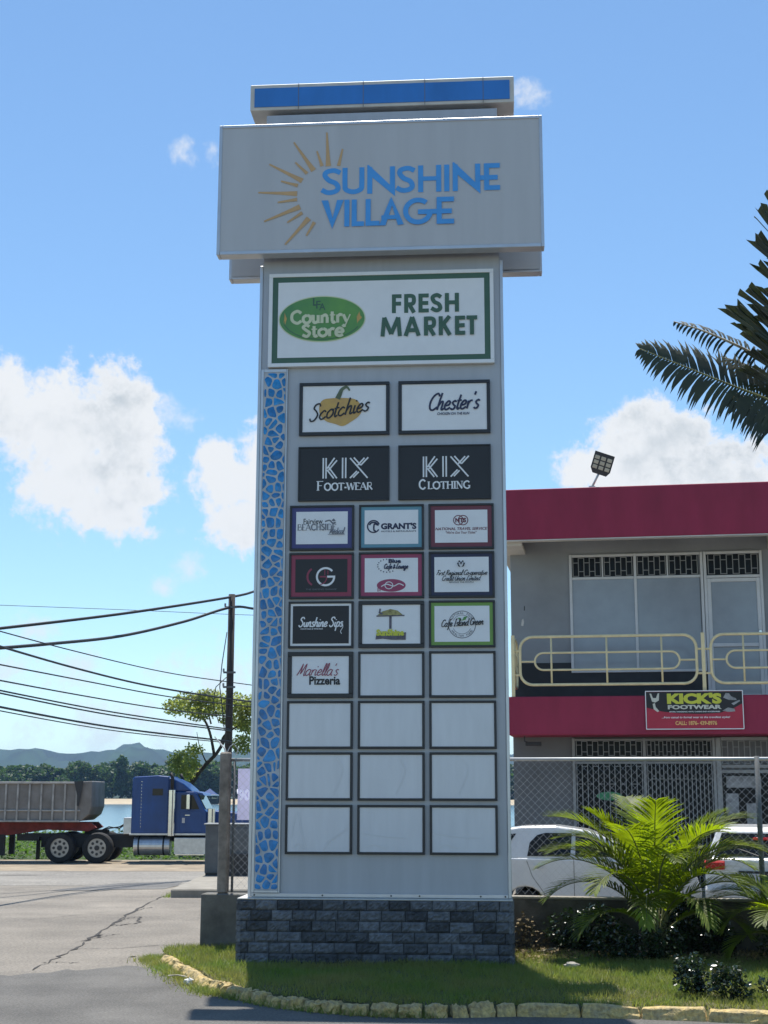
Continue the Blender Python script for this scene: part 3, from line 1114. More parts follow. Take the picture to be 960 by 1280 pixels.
rm = random.Random(12)
seeds = []
for j in range(-1, 53):
    for i in range(-1, 4):
        seeds.append((-1.585 + (i + .5 * (j % 2)) * .104 + rm.gauss(0, .024), .93 + j * .128 + rm.gauss(0, .036)))
tiles = MB()
for (sx_, sz_) in seeds:
    if not (-1.66 < sx_ < -1.25 and .85 < sz_ < 7.67):
        continue
    pg = [(-1.594, .94), (-1.311, .94), (-1.311, 7.58), (-1.594, 7.58)]
    g_ = rm.uniform(.007, .014)
    for (tx, tz) in seeds:
        dx_, dz_ = tx - sx_, tz - sz_
        L_ = math.hypot(dx_, dz_)
        if 1e-6 < L_ < .42:
            n_ = (dx_ / L_, dz_ / L_)
            pg = clip(pg, n_, n_[0] * (sx_ + tx) / 2 + n_[1] * (sz_ + tz) / 2 - g_)
            if len(pg) < 3:
                break
    if len(pg) < 3:
        continue
    ar_ = abs(sum(pg[i][0] * pg[(i + 1) % len(pg)][1] - pg[(i + 1) % len(pg)][0] * pg[i][1] for i in range(len(pg)))) / 2
    if ar_ < .0012:
        continue
    for _ in range(2):                                   # round the corners
        pg = [(p_[0] * (1 - w_) + q_[0] * w_, p_[1] * (1 - w_) + q_[1] * w_) for p_, q_ in zip(pg, pg[1:] + pg[:1]) for w_ in (.22, .78)]
    cx_, cz_ = sum(p_[0] for p_ in pg) / len(pg), sum(p_[1] for p_ in pg) / len(pg)
    k_ = len(pg)
    V = [(x, -.033, z_) for x, z_ in pg] + [(cx_ + (x - cx_) * .93, -.0385, cz_ + (z_ - cz_) * .95) for x, z_ in pg] + [(cx_, -.0405 - rm.uniform(0, .002), cz_)]
    F = [(i, (i + 1) % k_, k_ + (i + 1) % k_, k_ + i) for i in range(k_)] + [(k_ + i, k_ + (i + 1) % k_, 2 * k_) for i in range(k_)]
    q_ = rm.uniform(.75, 1.2)
    tiles.add(V, F, (.03 * q_, .50 * q_, 1.25 * q_ ** .7))
tiles.build('mosaic_tiles', M['tile'], st)
b = MB()
b.bbox(-1.638, -1.602, -.036, .002, .895, 7.636, .004)
b.bbox(-1.303, -1.283, -.036, .002, .895, 7.636, .004)
b.bbox(-1.601, -1.304, -.036, .002, 7.592, 7.636, .004)
b.bbox(-1.601, -1.304, -.036, .002, .895, .928, .004)
b.build('strip_frame', M['trim'], st)

# blue cap on top
cap = MB().bbox(-1.875, 1.772, .004, .60, 11.384, 11.77, .008).build('cap', M['soffit'], pyl)
MB().box(-1.815, 1.712, -.008, .003, 11.43, 11.71).build('cap_band', M['capblue'], cap)
for x in (-1.2, -.3, .55, 1.35):
    MB().box(x - .004, x + .004, -.0105, -.0005, 11.388, 11.768).build('joint', M['greyink'], cap)


def header(y_front, y_back, sgn):
    bx = MB().bbox(-2.205, 2.112, min(y_front, y_back), max(y_front, y_back), 9.17, 11.0, .01).build('header_box', M['header'], pyl)
    f = MB()
    e = y_front + sgn * .012
    lo, hi = min(e, y_back), max(e, y_back)
    f.bbox(-2.232, -2.190, lo, hi, 9.155, 11.018, .005)
    f.bbox(2.090, 2.131, lo, hi, 9.155, 11.018, .005)
    f.bbox(-2.188, 2.088, lo, hi, 10.975, 11.018, .005)
    f.bbox(-2.188, 2.088, lo, hi, 9.155, 9.205, .005)
    f.build('header_trim', M['trim'], bx)
    return bx


hb = header(-.30, -.13, -1)
header(.78, .61, 1)
# sun rays and name
RAYS = [((-1.683, 10.032), (-1.156, 10.0)), ((-1.541, 10.435), (-1.089, 10.182)), ((-1.212, 10.743), (-0.937, 10.325)), ((-0.764, 10.872), (-0.739, 10.382)),
        ((-0.548, 10.624), (-0.6, 10.383)), ((-0.896, 10.604), (-0.824, 10.385)), ((-1.187, 10.45), (-1.026, 10.285)), ((-1.377, 10.186), (-1.148, 10.115)),
        ((-1.417, 9.882), (-1.155, 9.916)), ((-1.596, 9.615), (-1.114, 9.81)), ((-1.284, 9.59), (-1.083, 9.725)), ((-1.308, 9.279), (-0.993, 9.644)), ((-1.024, 9.396), (-0.918, 9.585))]
b = MB()
for a, c in RAYS:
    ln = math.dist(a, c)
    b.ribbon([a, ((a[0] + 2 * c[0]) / 3, (a[1] + 2 * c[1]) / 3), c], .022, .303, w1=.074 if ln > .4 else .050)
b.build('sun_rays', M['gold'], hb)


def LX(px):
    return -0.806 + (px - 314) * .004907


def name_row(b, spec, z0, z1, w, n):
    h = z1 - z0
    for kind, xa, xb in spec:
        xa, xb = LX(xa), LX(xb)
        q = w / 2
        if kind == 'S':
            d = xb - xa
            b.ribbon([(xb - .015, z1 - .07), (xa + d * .62, z1 - q), (xa + d * .25, z1 - q - .02), (xa + q + .01, z1 - h * .28), (xa + d * .38, z0 + h * .54), (xa + d * .72, z0 + h * .42),
                      (xb - q - .01, z0 + h * .24), (xa + d * .66, z0 + q + .01), (xa + d * .3, z0 + q), (xa, z0 + .075)], w, n, smooth=True)
        if kind == 'U':
            b.ribbon([(xa + q, z1), (xa + q, z0 + h * .38), (xa + q + .015, z0 + h * .18), ((xa + xb) / 2, z0 + q), (xb - q - .015, z0 + h * .18), (xb - q, z0 + h * .38), (xb - q, z1)], w, n, smooth=True)
        if kind == 'N':
            b.ribbon([(xa + q, z0), (xa + q, z1)], w, n)
            b.poly([(xa, z1 + .03), (xa + .02, z1 + .03), (xb, z0 + .05), (xb, z0 - .045), (xa, z1 - .09)], n)
            b.ribbon([(xb - q, z0 + .03), (xb - q, z1)], w, n)
        if kind == 'H':
            b.ribbon([(xa + q, z0), (xa + q, z1)], w, n)
            b.ribbon([(xb - q, z0), (xb - q, z1)], w, n)
            b.ribbon([(xa, z0 + h * .5), (xb, z0 + h * .5)], w * .9, n)
        if kind == 'I':
            b.ribbon([((xa + xb) / 2, z0), ((xa + xb) / 2, z1)], w, n)
        if kind == 'L':
            b.ribbon([(xa + q, z1), (xa + q, z0)], w, n)
            b.ribbon([(xa, z0 + q), (xb, z0 + q)], w, n)
        if kind == 'E':
            b.ribbon([(xa + q, z1), (xa + q, z0)], w, n)
            b.ribbon([(xa, z0 + q), (xb, z0 + q)], w, n)
            b.ribbon([(xa - .05, z0 + h * .47), (xb - .03, z0 + h * .47)], w, n)
            b.ribbon([(xa, z1 - q), (xb, z1 - q)], w, n)
        if kind == 'V':
            b.poly([(xa, z1), (xa + .09, z1), ((xa + xb) / 2 + .01, z0 + .09), ((xa + xb) / 2, z0 - .03)], n)
            b.poly([((xa + xb) / 2 - .005, z0 - .03), ((xa + xb) / 2 - .005, z0 + .09), (xb - .09, z1), (xb, z1)], n)
        if kind == 'A':
            m_ = xa + (xb - xa) * .48
            b.poly([(xa, z0), (xa + .085, z0), (m_ + .02, z1 - .08), (m_, z1 + .02)], n)
            b.poly([(m_, z1 + .03), (m_ + .015, z1 - .10), (xb - .08, z0), (xb, z0 + .01)], n)
            b.ribbon([(xa + .03, z0 + h * .3), (xb - .07, z0 + h * .3)], w * .85, n)
        if kind == 'G':
            cx, cz = (xa + xb) / 2, (z0 + z1) / 2
            b.ring(cx, cz, (xb - xa) / 2 - q, h / 2 - q, w, n, 26, 48, 352)
            b.ribbon([(cx, cz - .012), (xb + .06, cz - .012)], w, n)


b = MB()
name_row(b, [('S', 310, 364), ('U', 367, 427), ('N', 435, 511), ('S', 515, 567), ('H', 574, 637), ('I', 645, 659), ('N', 668, 743), ('E', 753, 796)], 9.968, 10.35, .068, .303)
name_row(b, [('V', 310, 371), ('I', 374, 386), ('L', 393, 427), ('L', 431, 469), ('A', 468, 535), ('G', 533, 614), ('E', 624, 671)], 9.508, 9.888, .068, .303)
b.build('name_lettering', M['signblue'], hb)


def panel(x0, x1, z0, z1, border, face, label=None, name='tenant_panel', bw=.028, edge=None, ew=.0, framem='blackframe', n=.045):
    """a framed sign: frame, coloured edge, face; n metres proud of the shaft"""
    fr = MB()
    fr.bbox(x0, x1, -n, .002, z1 - bw, z1, .003)
    fr.bbox(x0, x1, -n, .002, z0, z0 + bw, .003)
    fr.bbox(x0, x0 + bw, -n + .001, .002, z0 + bw + .001, z1 - bw - .001, .003)
    fr.bbox(x1 - bw, x1, -n + .001, .002, z0 + bw + .001, z1 - bw - .001, .003)
    p = MB().box(x0 + bw, x1 - bw, -n + .014, .001, z0 + bw, z1 - bw).build(name, M[edge] if edge else M[face], pyl)
    if label:
        p['label'] = label
    fr.build('frame', M[framem], p)
    if edge:
        MB().box(x0 + bw + ew, x1 - bw - ew, -n + .010, -n + .013, z0 + bw + ew, z1 - bw - ew).build('panel_face', M[face], p)
    return p


NF = .037      # lettering plane
# green bordered market panel
pm = panel(-1.549, 1.456, 7.655, 8.958, None, 'white', 'white market sign with green border and green oval', edge='dgreen', ew=.075, bw=.05, framem='white', n=.075)
N2 = .067
MB().ell(-.83, 8.31, .585, .325, N2, 56).build('oval_rim', M['pale'], pm)
ov = MB()
ov.ell(-.83, 8.31, .57, .31, N2 + .001, 56)
ov.build('oval', M['ellipse'], pm)
b = MB()
b.ring(-.825, 8.325, .53, .30, .010, N2 + .003, 30, 195, 335)
b.text('L', -.955, -.895, 8.495, 8.605, N2 + .003, .03)
b.text('F', -.91, -.85, 8.455, 8.565, N2 + .003, .01)
b.text('A', -.87, -.785, 8.432, 8.53, N2 + .003, .01)
b.build('monogram', M['dgreen'], pm)
b = MB()
b.glyphs(SERIF, 'Country', -1.255, -.445, 8.255, 8.425, N2 + .003, .041, serif=.02)
b.glyphs(SERIF, 'Store', -1.10, -.53, 8.065, 8.225, N2 + .003, .041, serif=.02)
b.build('oval_lettering', M['pale'], pm)
for q, sg in ((-.345, 1), (-1.315, -1)):
    b = MB()
    for k_ in range(3):
        b.poly([(q - .012 + .02 * k_ * sg, 8.23 + .03 * k_), (q + .012 + .02 * k_ * sg, 8.32), (q + .02 * sg, 8.41 - .03 * k_), (q - .02, 8.33)], N2 + .003)
    b.build('wheat_print', M['yellowprint'], pm)
SANS = parse({
    'F': ('k.17,0 .17,1|k.0,.9 1,.9|k.17,.5 .95,.5', 1), 'E': ('k.17,0 .17,1|k0,.9 1,.9|k.17,.5 .95,.5|k0,.1 1,.1', 1),
    'R': ('k.15,0 .15,1|T.15,.9 .6,.9 .84,.82 .84,.55 .6,.46 .15,.46|k.42,.46 .88,0', 1),
    'S': ('K.92,.80 .55,.91 .16,.8 .3,.56 .72,.42 .84,.2 .5,.09 .04,.22', 1), 'H': ('k.13,0 .13,1|k.87,0 .87,1|k.13,.5 .87,.5', 1),
    'M': ('k.09,0 .17,1|k.17,1 .5,.12|k.5,.12 .83,1|k.83,1 .91,0', 1), 'A': ('k.11,0 .5,1|k.5,1 .89,0|k.25,.3 .75,.3', 1),
    'K': ('k.14,0 .14,1|k.2,.48 .86,1|k.34,.6 .88,0', 1), 'T': ('k.5,0 .5,1|k0,.9 1,.9', 1)})
b = MB()
for ch, xa, xb in (('F', 148, 232), ('R', 260, 358), ('E', 390, 480), ('S', 500, 600), ('H', 630, 752)):
    for kd, pts in SANS[ch][0]:
        b.ribbon([(.11 + (xa + (xb - xa) * x - 148) * .00146, 8.368 + z_ * .262) for x, z_ in pts], .054, N2, smooth=kd in 'KT')
for ch, xa, xb in (('M', 38, 228), ('A', 245, 397), ('R', 430, 530), ('K', 562, 672), ('E', 708, 795), ('T', 808, 903)):
    for kd, pts in SANS[ch][0]:
        b.ribbon([(-.045 + (xa + (xb - xa) * x - 38) * .00148, 8.045 + z_ * .262) for x, z_ in pts], .054, N2, smooth=kd in 'KT')
b.build('lettering', M['dgreen'], pm)

# pumpkin panel
p = panel(-1.122, .071, 6.717, 7.435, None, 'white', 'white panel with black script over a yellow gourd', bw=.045)
cx, cz = -.585, 7.04
MB().poly([(cx - .27, cz + .08), (cx - .22, cz + .16), (cx - .1, cz + .18), (cx + .08, cz + .18), (cx + .22, cz + .15), (cx + .29, cz + .04), (cx + .26, cz - .06), (cx + .14, cz - .15),
           (cx + .04, cz - .20), (cx - .06, cz - .17), (cx - .18, cz - .13), (cx - .26, cz - .04)], NF, smooth=True).build('gourd_print', M['yellowprint'], p)
MB().ribbon([(cx - .03, cz + .17), (cx, cz + .24), (cx + .03, cz + .30), (cx + .09, cz + .33), (cx + .13, cz + .28)], .07, NF + .001, smooth=True, w1=.02).build('stalk_print', M['stalk'], p)
MB().glyphs(CURSIVE, 'Scotchies', -.99, -.20, 6.905, 7.02, NF + .003, .021, slant=.22, rise=.14).build('lettering', M['black'], p)
p = panel(.189, 1.392, 6.717, 7.435, None, 'white', 'white panel with blue script and a small slogan under it', bw=.045)
b = MB()
b.glyphs(CURSIVE, "Chester's", .575, 1.24, 7.03, 7.145, NF, .025, slant=.25, rise=.02)
b.text('CHICKEN ON THE RUN', .70, 1.12, 6.965, 7.0, NF, .02, .2)
b.build('lettering', M['ink'], p)
# black pair
KIXS = [[(0, 0), (0, 1)], [(.09, 0), (.09, 1)], [(.12, .48), (.36, 1)], [(.17, .40), (.44, .88)], [(.17, .55), (.44, 0)], [(.12, .42), (.34, 0)],
        [(.62, 0), (.62, 1)], [(.72, 0), (.72, 1)], [(.86, .98), (1.42, 0)], [(.98, 1.0), (1.2, .62)], [(1.2, .62), (1.44, 1)], [(1.10, .62), (1.32, .98)], [(.86, 0), (1.08, .34)], [(.96, .02), (1.14, .30)]]
for (x0, x1, wd, sx0, sx1, lab) in ((-1.125, .072, 'FOOT-WEAR', -.88, -.145, 'black panel with white striped letters and footwear in small capitals'),
                                    (.187, 1.391, 'CLOTHING', .455, 1.125, 'black panel with white striped letters and clothing in small capitals')):
    p = panel(x0, x1, 5.838, 6.564, None, 'black', lab, bw=.02)
    b = MB()
    q0 = x0 + .33
    for st_ in KIXS:
        b.ribbon([(q0 + x * .41, 6.135 + z_ * .275) for x, z_ in st_], .020, NF)
    b.glyphs(SERIF, wd[0], sx0, sx0 + .095, 5.975, 6.098, NF, .022, serif=.018)
    if '-' in wd:
        b.glyphs(SERIF, wd[1:], sx0 + .10, sx1, 5.975, 6.072, NF, .020, serif=.016)
    else:
        b.glyphs(SERIF, wd[1:], sx0 + .115, sx1, 5.975, 6.072, NF, .020, serif=.016)
    b.build('lettering', M['white'], p)

CX = [(-1.225, -.386), (-.322, .519), (.579, 1.420)]
RZ = [(5.185, 5.778), (4.555, 5.153), (3.921, 4.520), (3.289, 3.873), (2.652, 3.251), (2.016, 2.610), (1.363, 1.964)]
E_ = .055
# row 1
x0, x1 = CX[0]
z0, z1 = RZ[0]
p = panel(x0, x1, z0, z1, None, 'white', 'white panel with dark blue border and grey medical name', edge='navy', ew=E_)
b = MB()
b.text('Fairview', x0 + .18, x0 + .43, z1 - .245, z1 - .175, NF, .012)
b.build('lettering', M['black'], p)
b = MB()
b.glyphs(SERIF, 'BEACHSIDE', x0 + .10, x0 + .61, z0 + .265, z0 + .345, NF, .013, serif=.010)
b.glyphs(CURSIVE, 'Medical', x0 + .52, x0 + .71, z0 + .215, z0 + .255, NF, .009, slant=.2)
b.ribbon([(x0 + .50, z0 + .205), (x0 + .72, z0 + .205)], .006, NF)
b.build('small_lettering', M['greyink'], p)
MB().ribbon([(x0 + .46, z1 - .215), (x0 + .52, z1 - .20), (x0 + .56, z1 - .235), (x0 + .60, z1 - .225)], .018, NF, smooth=True).poly(
    [(x0 + .545, z1 - .20), (x0 + .575, z1 - .175), (x0 + .60, z1 - .205), (x0 + .57, z1 - .215)], NF).build('bird_print', M['greyink'], p)
x0, x1 = CX[1]
p = panel(x0, x1, z0, z1, None, 'white', 'white panel with teal border and bold navy name', edge='teal', ew=E_ - .01)
b = MB()
b.text("GRANT'S", x0 + .285, x0 + .745, z0 + .265, z0 + .35, NF, .05)
b.ring(x0 + .19, z0 + .305, .078, .078, .017, NF, 26, 20, 330)
b.ribbon([(x0 + .135, z0 + .325), (x0 + .165, z0 + .355), (x0 + .215, z0 + .355), (x0 + .245, z0 + .325), (x0 + .20, z0 + .335), (x0 + .195, z0 + .26), (x0 + .22, z0 + .245)], .020, NF, smooth=True)
b.text('HOTELS & RESTAURANTS', x0 + .29, x0 + .74, z0 + .230, z0 + .250, NF, .01)
b.build('lettering', M['ink'], p)
x0, x1 = CX[2]
p = panel(x0, x1, z0, z1, None, 'white', 'white panel with maroon border and maroon travel name', edge='maroonink', ew=E_)
b = MB()
for q in (-.03, .03):
    b.ring(x0 + .415 + q, z0 + .375, .062, .062, .011, NF, 24)
b.text('NTS', x0 + .345, x0 + .485, z0 + .345, z0 + .405, NF, .05)
b.build('emblem', M['maroonink'], p)
b = MB()
b.text('NATIONAL TRAVEL SERVICE', x0 + .088, x0 + .755, z0 + .245, z0 + .282, NF, .02, .2)
b.text('"We\'ve Got Your Ticket"', x0 + .22, x0 + .62, z0 + .198, z0 + .232, NF, .01, .3)
b.build('lettering', M['maroonink'], p)
# row 2
z0, z1 = RZ[1]
x0, x1 = CX[0]
p = panel(x0, x1, z0, z1, None, 'black', 'black panel with red border and a large white letter', edge='redink', ew=E_)
b = MB()
cx, cz = x0 + .475, z0 + .285
b.ring(cx, cz, .112, .112, .026, NF, 30, 40, 360)
b.ribbon([(cx + .125, cz), (cx + .02, cz)], .026, NF)
b.build('lettering', M['white'], p)
b = MB()
b.ring(x0 + .345, cz, .105, .115, .026, NF, 22, 118, 245)
b.ring(x0 + .40, cz - .01, .09, .09, .014, NF, 16, 275, 365)
b.ribbon([(cx - .075, cz), (cx + .005, cz)], .020, NF)
b.ribbon([(cx - .01, cz + .09), (cx - .01, cz + .02)], .012, NF)
b.ribbon([(cx + .03, cz + .08), (cx + .03, cz + .03)], .012, NF)
b.build('red_mark', M['redink'], p)
MB().text('THE GAMING GARAGE', x0 + .22, x0 + .62, z0 + .112, z0 + .132, NF).build('small_lettering', M['greyink'], p)
x0, x1 = CX[1]
p = panel(x0, x1, z0, z1, None, 'white', 'white panel with pink border, ring of dots and pink oval', edge='pinkred', ew=E_ - .005)
b = MB()
for i in range(12):
    a = R(95 + i * 19)
    b.ell(x0 + .37 + .125 * math.cos(a), z0 + .42 + .085 * math.sin(a), .008, .008, NF, 8)
b.text('Blue', x0 + .385, x0 + .545, z1 - .145, z1 - .09, NF, .05)
b.glyphs(CURSIVE, 'Cafe & Lounge', x0 + .325, x0 + .635, z1 - .215, z1 - .185, NF, .012, slant=.2)
b.build('lettering', M['ink'], p)
b = MB()
b.ell(x0 + .42, z0 + .165, .185, .082, NF)
b.ribbon([(x0 + .25, z0 + .19), (x0 + .25, z0 + .085)], .012, NF)
b.ribbon([(x0 + .275, z0 + .14), (x0 + .275, z0 + .09)], .012, NF)
b.build('oval_print', M['pinkred'], p)
b = MB()
b.ring(x0 + .39, z0 + .165, .05, .045, .010, NF + .003, 20)
b.ribbon([(x0 + .29, z0 + .15), (x0 + .36, z0 + .18), (x0 + .45, z0 + .155), (x0 + .52, z0 + .185), (x0 + .58, z0 + .16)], .012, NF + .003, smooth=True)
b.build('oval_scroll', M['white'], p)
x0, x1 = CX[2]
p = panel(x0, x1, z0, z1, None, 'white', 'white panel with navy border and two lines of black script', edge='ink', ew=E_ - .01)
b = MB()
b.glyphs(CURSIVE, 'First Regional Co-operative', x0 + .095, x0 + .745, z0 + .292, z0 + .324, NF, .0078, slant=.35)
b.glyphs(CURSIVE, 'Credit Union Limited', x0 + .165, x0 + .655, z0 + .218, z0 + .250, NF, .0078, slant=.35)
b.text('SERVING THE PEOPLE', x0 + .26, x0 + .575, z0 + .186, z0 + .202, NF, .02)
for q in (-1, 1):
    b.poly([(x0 + .415 + .005 * q, z1 - .21), (x0 + .415 + .035 * q, z1 - .20), (x0 + .415 + .052 * q, z1 - .155), (x0 + .415 + .030 * q, z1 - .15), (x0 + .415 + .028 * q, z1 - .175)], NF)
    b.ell(x0 + .415 + .022 * q, z1 - .135, .012, .012, NF, 10)
b.ell(x0 + .415, z1 - .155, .012, .016, NF, 10)
b.build('lettering', M['black'], p)
# row 3
z0, z1 = RZ[2]
x0, x1 = CX[0]
p = panel(x0, x1, z0, z1, None, 'black', 'black panel with thin white border and white script', edge='white', ew=.030)
b = MB()
b.glyphs(CURSIVE, 'Sunshine Sips', x0 + .135, x0 + .70, z0 + .275, z0 + .335, NF, .016, slant=.2)
b.text('COCKTAILS & WINE BAR', x0 + .16, x0 + .45, z0 + .236, z0 + .254, NF, .02)
b.ribbon([(x0 + .70, z0 + .32), (x0 + .705, z0 + .27), (x0 + .69, z0 + .24), (x0 + .675, z0 + .21), (x0 + .69, z0 + .18)], .008, NF, smooth=True)
b.build('lettering', M['white'], p)
x0, x1 = CX[1]
p = panel(x0, x1, z0, z1, None, 'white', 'white panel with black frame and thatched shelter over a wooden name board', bw=.05)
cx = x0 + .41
MB().poly([(cx - .17, z1 - .185), (cx - .10, z1 - .135), (cx, z1 - .105), (cx + .09, z1 - .125), (cx + .17, z1 - .19)], NF, smooth=False).build('thatch_print', M['thatch'], p)
b = MB()
b.ribbon([(cx - .18, z1 - .195), (cx + .18, z1 - .188)], .016, NF)
b.ribbon([(cx, z1 - .20), (cx, z0 + .24)], .03, NF)
b.ribbon([(cx - .13, z1 - .10), (cx - .14, z1 - .15), (cx - .10, z1 - .17)], .022, NF)
b.build('shelter_print', M['wood'], p)
MB().poly([(cx - .19, z0 + .105), (cx - .18, z0 + .18), (cx - .06, z0 + .20), (cx + .1, z0 + .18), (cx + .20, z0 + .195), (cx + .195, z0 + .10), (cx + .02, z0 + .10), (cx - .1, z0 + .115)], NF + .002).build('board_print', M['wood'], p)
MB().text('SunShine', cx - .18, cx + .175, z0 + .15, z0 + .235, NF + .004, .06).build('lettering', M['banneryellow'], p)
x0, x1 = CX[2]
p = panel(x0, x1, z0, z1, None, 'white', 'white panel with lime green border, round badge and black script', edge='lime', ew=E_ - .012)
cx, cz = x0 + .42, z0 + .29
b = MB()
b.ring(cx, cz, .172, .172, .009, NF, 40)
b.ring(cx, cz, .120, .120, .005, NF, 36, 25, 155)
b.ring(cx, cz, .120, .120, .005, NF, 36, 205, 335)
for wd, a0, a1, fl in (('NATURAL FOOD', 150, 30, 1), ('HEALTHY FOOD', 215, 325, -1)):
    for i, ch in enumerate(wd):
        if ch == ' ':
            continue
        a = R(a0 + (a1 - a0) * i / (len(wd) - 1))
        V2, F2 = text_geo(ch, .02, 0)
        V2 = (V2 - (V2.min(0) + V2.max(0)) / 2) * .036
        th = a - math.pi / 2 if fl > 0 else a + math.pi / 2
        c_, s_ = math.cos(th), math.sin(th)
        b.flat([(cx + .147 * math.cos(a) + x * c_ - y * s_, cz + .147 * math.sin(a) + x * s_ + y * c_) for x, y in V2], F2, NF + .001)
b.build('badge', M['greyink'], p)
MB().glyphs(CURSIVE, 'Cafe Island Green', x0 + .155, x0 + .69, cz - .03, cz + .015, NF + .004, .011, slant=.2, rise=.03).build('lettering', M['black'], p)
b = MB()
b.poly([(cx - .055, cz + .085), (cx - .03, cz + .055), (cx + .0, cz + .05), (cx - .02, cz + .085)], NF + .004)
b.poly([(cx + .0, cz + .05), (cx + .025, cz + .095), (cx + .07, cz + .105), (cx + .045, cz + .06)], NF + .004)
b.build('leaf_print', M['leafgreen'], p)
# row 4
z0, z1 = RZ[3]
x0, x1 = CX[0]
p = panel(x0, x1, z0, z1, None, 'white', 'white panel with thick black frame, red script and black bold word', bw=.055)
MB().glyphs(CURSIVE, "Mariella's", x0 + .12, x0 + .64, z0 + .285, z0 + .36, NF, .0105, slant=.35, unit_h=1.0).build('lettering', M['redink'], p)
MB().text('Pizzeria', x0 + .28, x0 + .675, z0 + .165, z0 + .275, NF, .03).build('bold_lettering', M['black'], p)
for r_ in range(3, 7):
    for c_ in range(3):
        if r_ == 3 and c_ == 0:
            continue
        p = panel(CX[c_][0], CX[c_][1], RZ[r_][0], RZ[r_][1], None, 'blank', 'blank pale panel without a tenant', bw=.030, name='blank_panel')
        if r_ < 5:
            continue
        b = MB()
        xa, za = CX[c_][0], RZ[r_][0]
        if r_ == 6 and c_ == 0:
            b.ribbon([(xa + .08, za + .20), (xa + .12, za + .42), (xa + .16, za + .50), (xa + .20, za + .32), (xa + .26, za + .06)], .016, NF - .004, smooth=True)
            b.ribbon([(xa + .10, za + .07), (xa + .17, za + .13), (xa + .24, za + .07)], .014, NF - .004, smooth=True)
            b.ribbon([(xa + .48, za + .05), (xa + .56, za + .16), (xa + .68, za + .24), (xa + .78, za + .32)], .016, NF - .004, smooth=True)
        elif r_ == 6:
            b.ribbon([(xa + .06, za + .26), (xa + .3, za + .22), (xa + .62, za + .20)], .008, NF - .004, smooth=True)
            b.ribbon([(xa + .10, za + .09), (xa + .2, za + .12), (xa + .36, za + .08)], .010, NF - .004, smooth=True)
        else:
            b.ribbon([(xa + .64 - .4 * c_ * .3, za + .52), (xa + .72 - .12 * c_, za + .36), (xa + .60 - .12 * c_, za + .08)], .012, NF - .004, smooth=True)
        b.build('scuff', M['scuff'], p)


# ================================================================== SHOP BUILDING
A_B = R(9.5)
# surveyed again: the front stands 27 m away, so everything on it is 8 % larger than first drawn
B_LOC, B_S = (2.495, 27, -.168), 1.08
bld = empty('shop_building', B_LOC, -A_B, 'two storey grey shop building with maroon bands and a balcony', 'building')
bld.scale = (B_S,) * 3
wl = MB()
wl.bbox(-.14, 13, 1.2, 9, 3.70, 6.86, .01)
wl.build('wall', M['bwall'], bld)
MB().bbox(-.12, 13, 1.0, 8.9, -.3, 3.60, .01).build('wall', M['bwall_shaded'], bld, label='grey ground floor wall with its shade put into the colour')
b = MB()
b.bbox(-.30, 13, 0, .18, 6.575, 7.50, .012)
b.bbox(-.30, -.06, .18, 9.4, 6.575, 7.50, .012)
b.box(-.06, 13, .18, 9.4, 6.87, 7.38)
roof = b.build('roof_band', M['maroon'], bld)
b = MB()
b.box(-.30, 13, .004, .176, 6.555, 6.574)
b.box(-.295, .15, .177, 9.3, 6.50, 6.573)
for x in (4.55, 9.1):
    b.box(x, x + .35, .177, 1.2, 6.50, 6.868)
b.box(.15, 13, .177, 1.199, 6.845, 6.869)
b.build('soffit', M['bsoffit'], roof)
b = MB()
b.bbox(-.12, 13, 0, 1.19, 3.11, 3.777, .012)
b.build('balcony_slab', M['maroon'], bld)
MB().box(-.139, 3.40, 1.186, 1.1995, 3.779, 4.47).build('skirting', M['dado'], bld)


def bars(b, x0, x1, z0, z1, y, step, hz=3, r=.007):
    n = max(2, round((x1 - x0) / step))
    for i in range(n + 1):
        x = x0 + (x1 - x0) * i / n
        b.box(x - r, x + r, y - r, y + r, z0, z1)
        if i < n:
            for k in range(hz + 1):
                zz = z0 + (z1 - z0) * ((k + (.35 if i % 2 else .0)) / (hz + .4))
                b.box(x + r, x0 + (x1 - x0) * (i + 1) / n - r, y - r * .8, y + r * .8, zz, zz + r * 1.7)


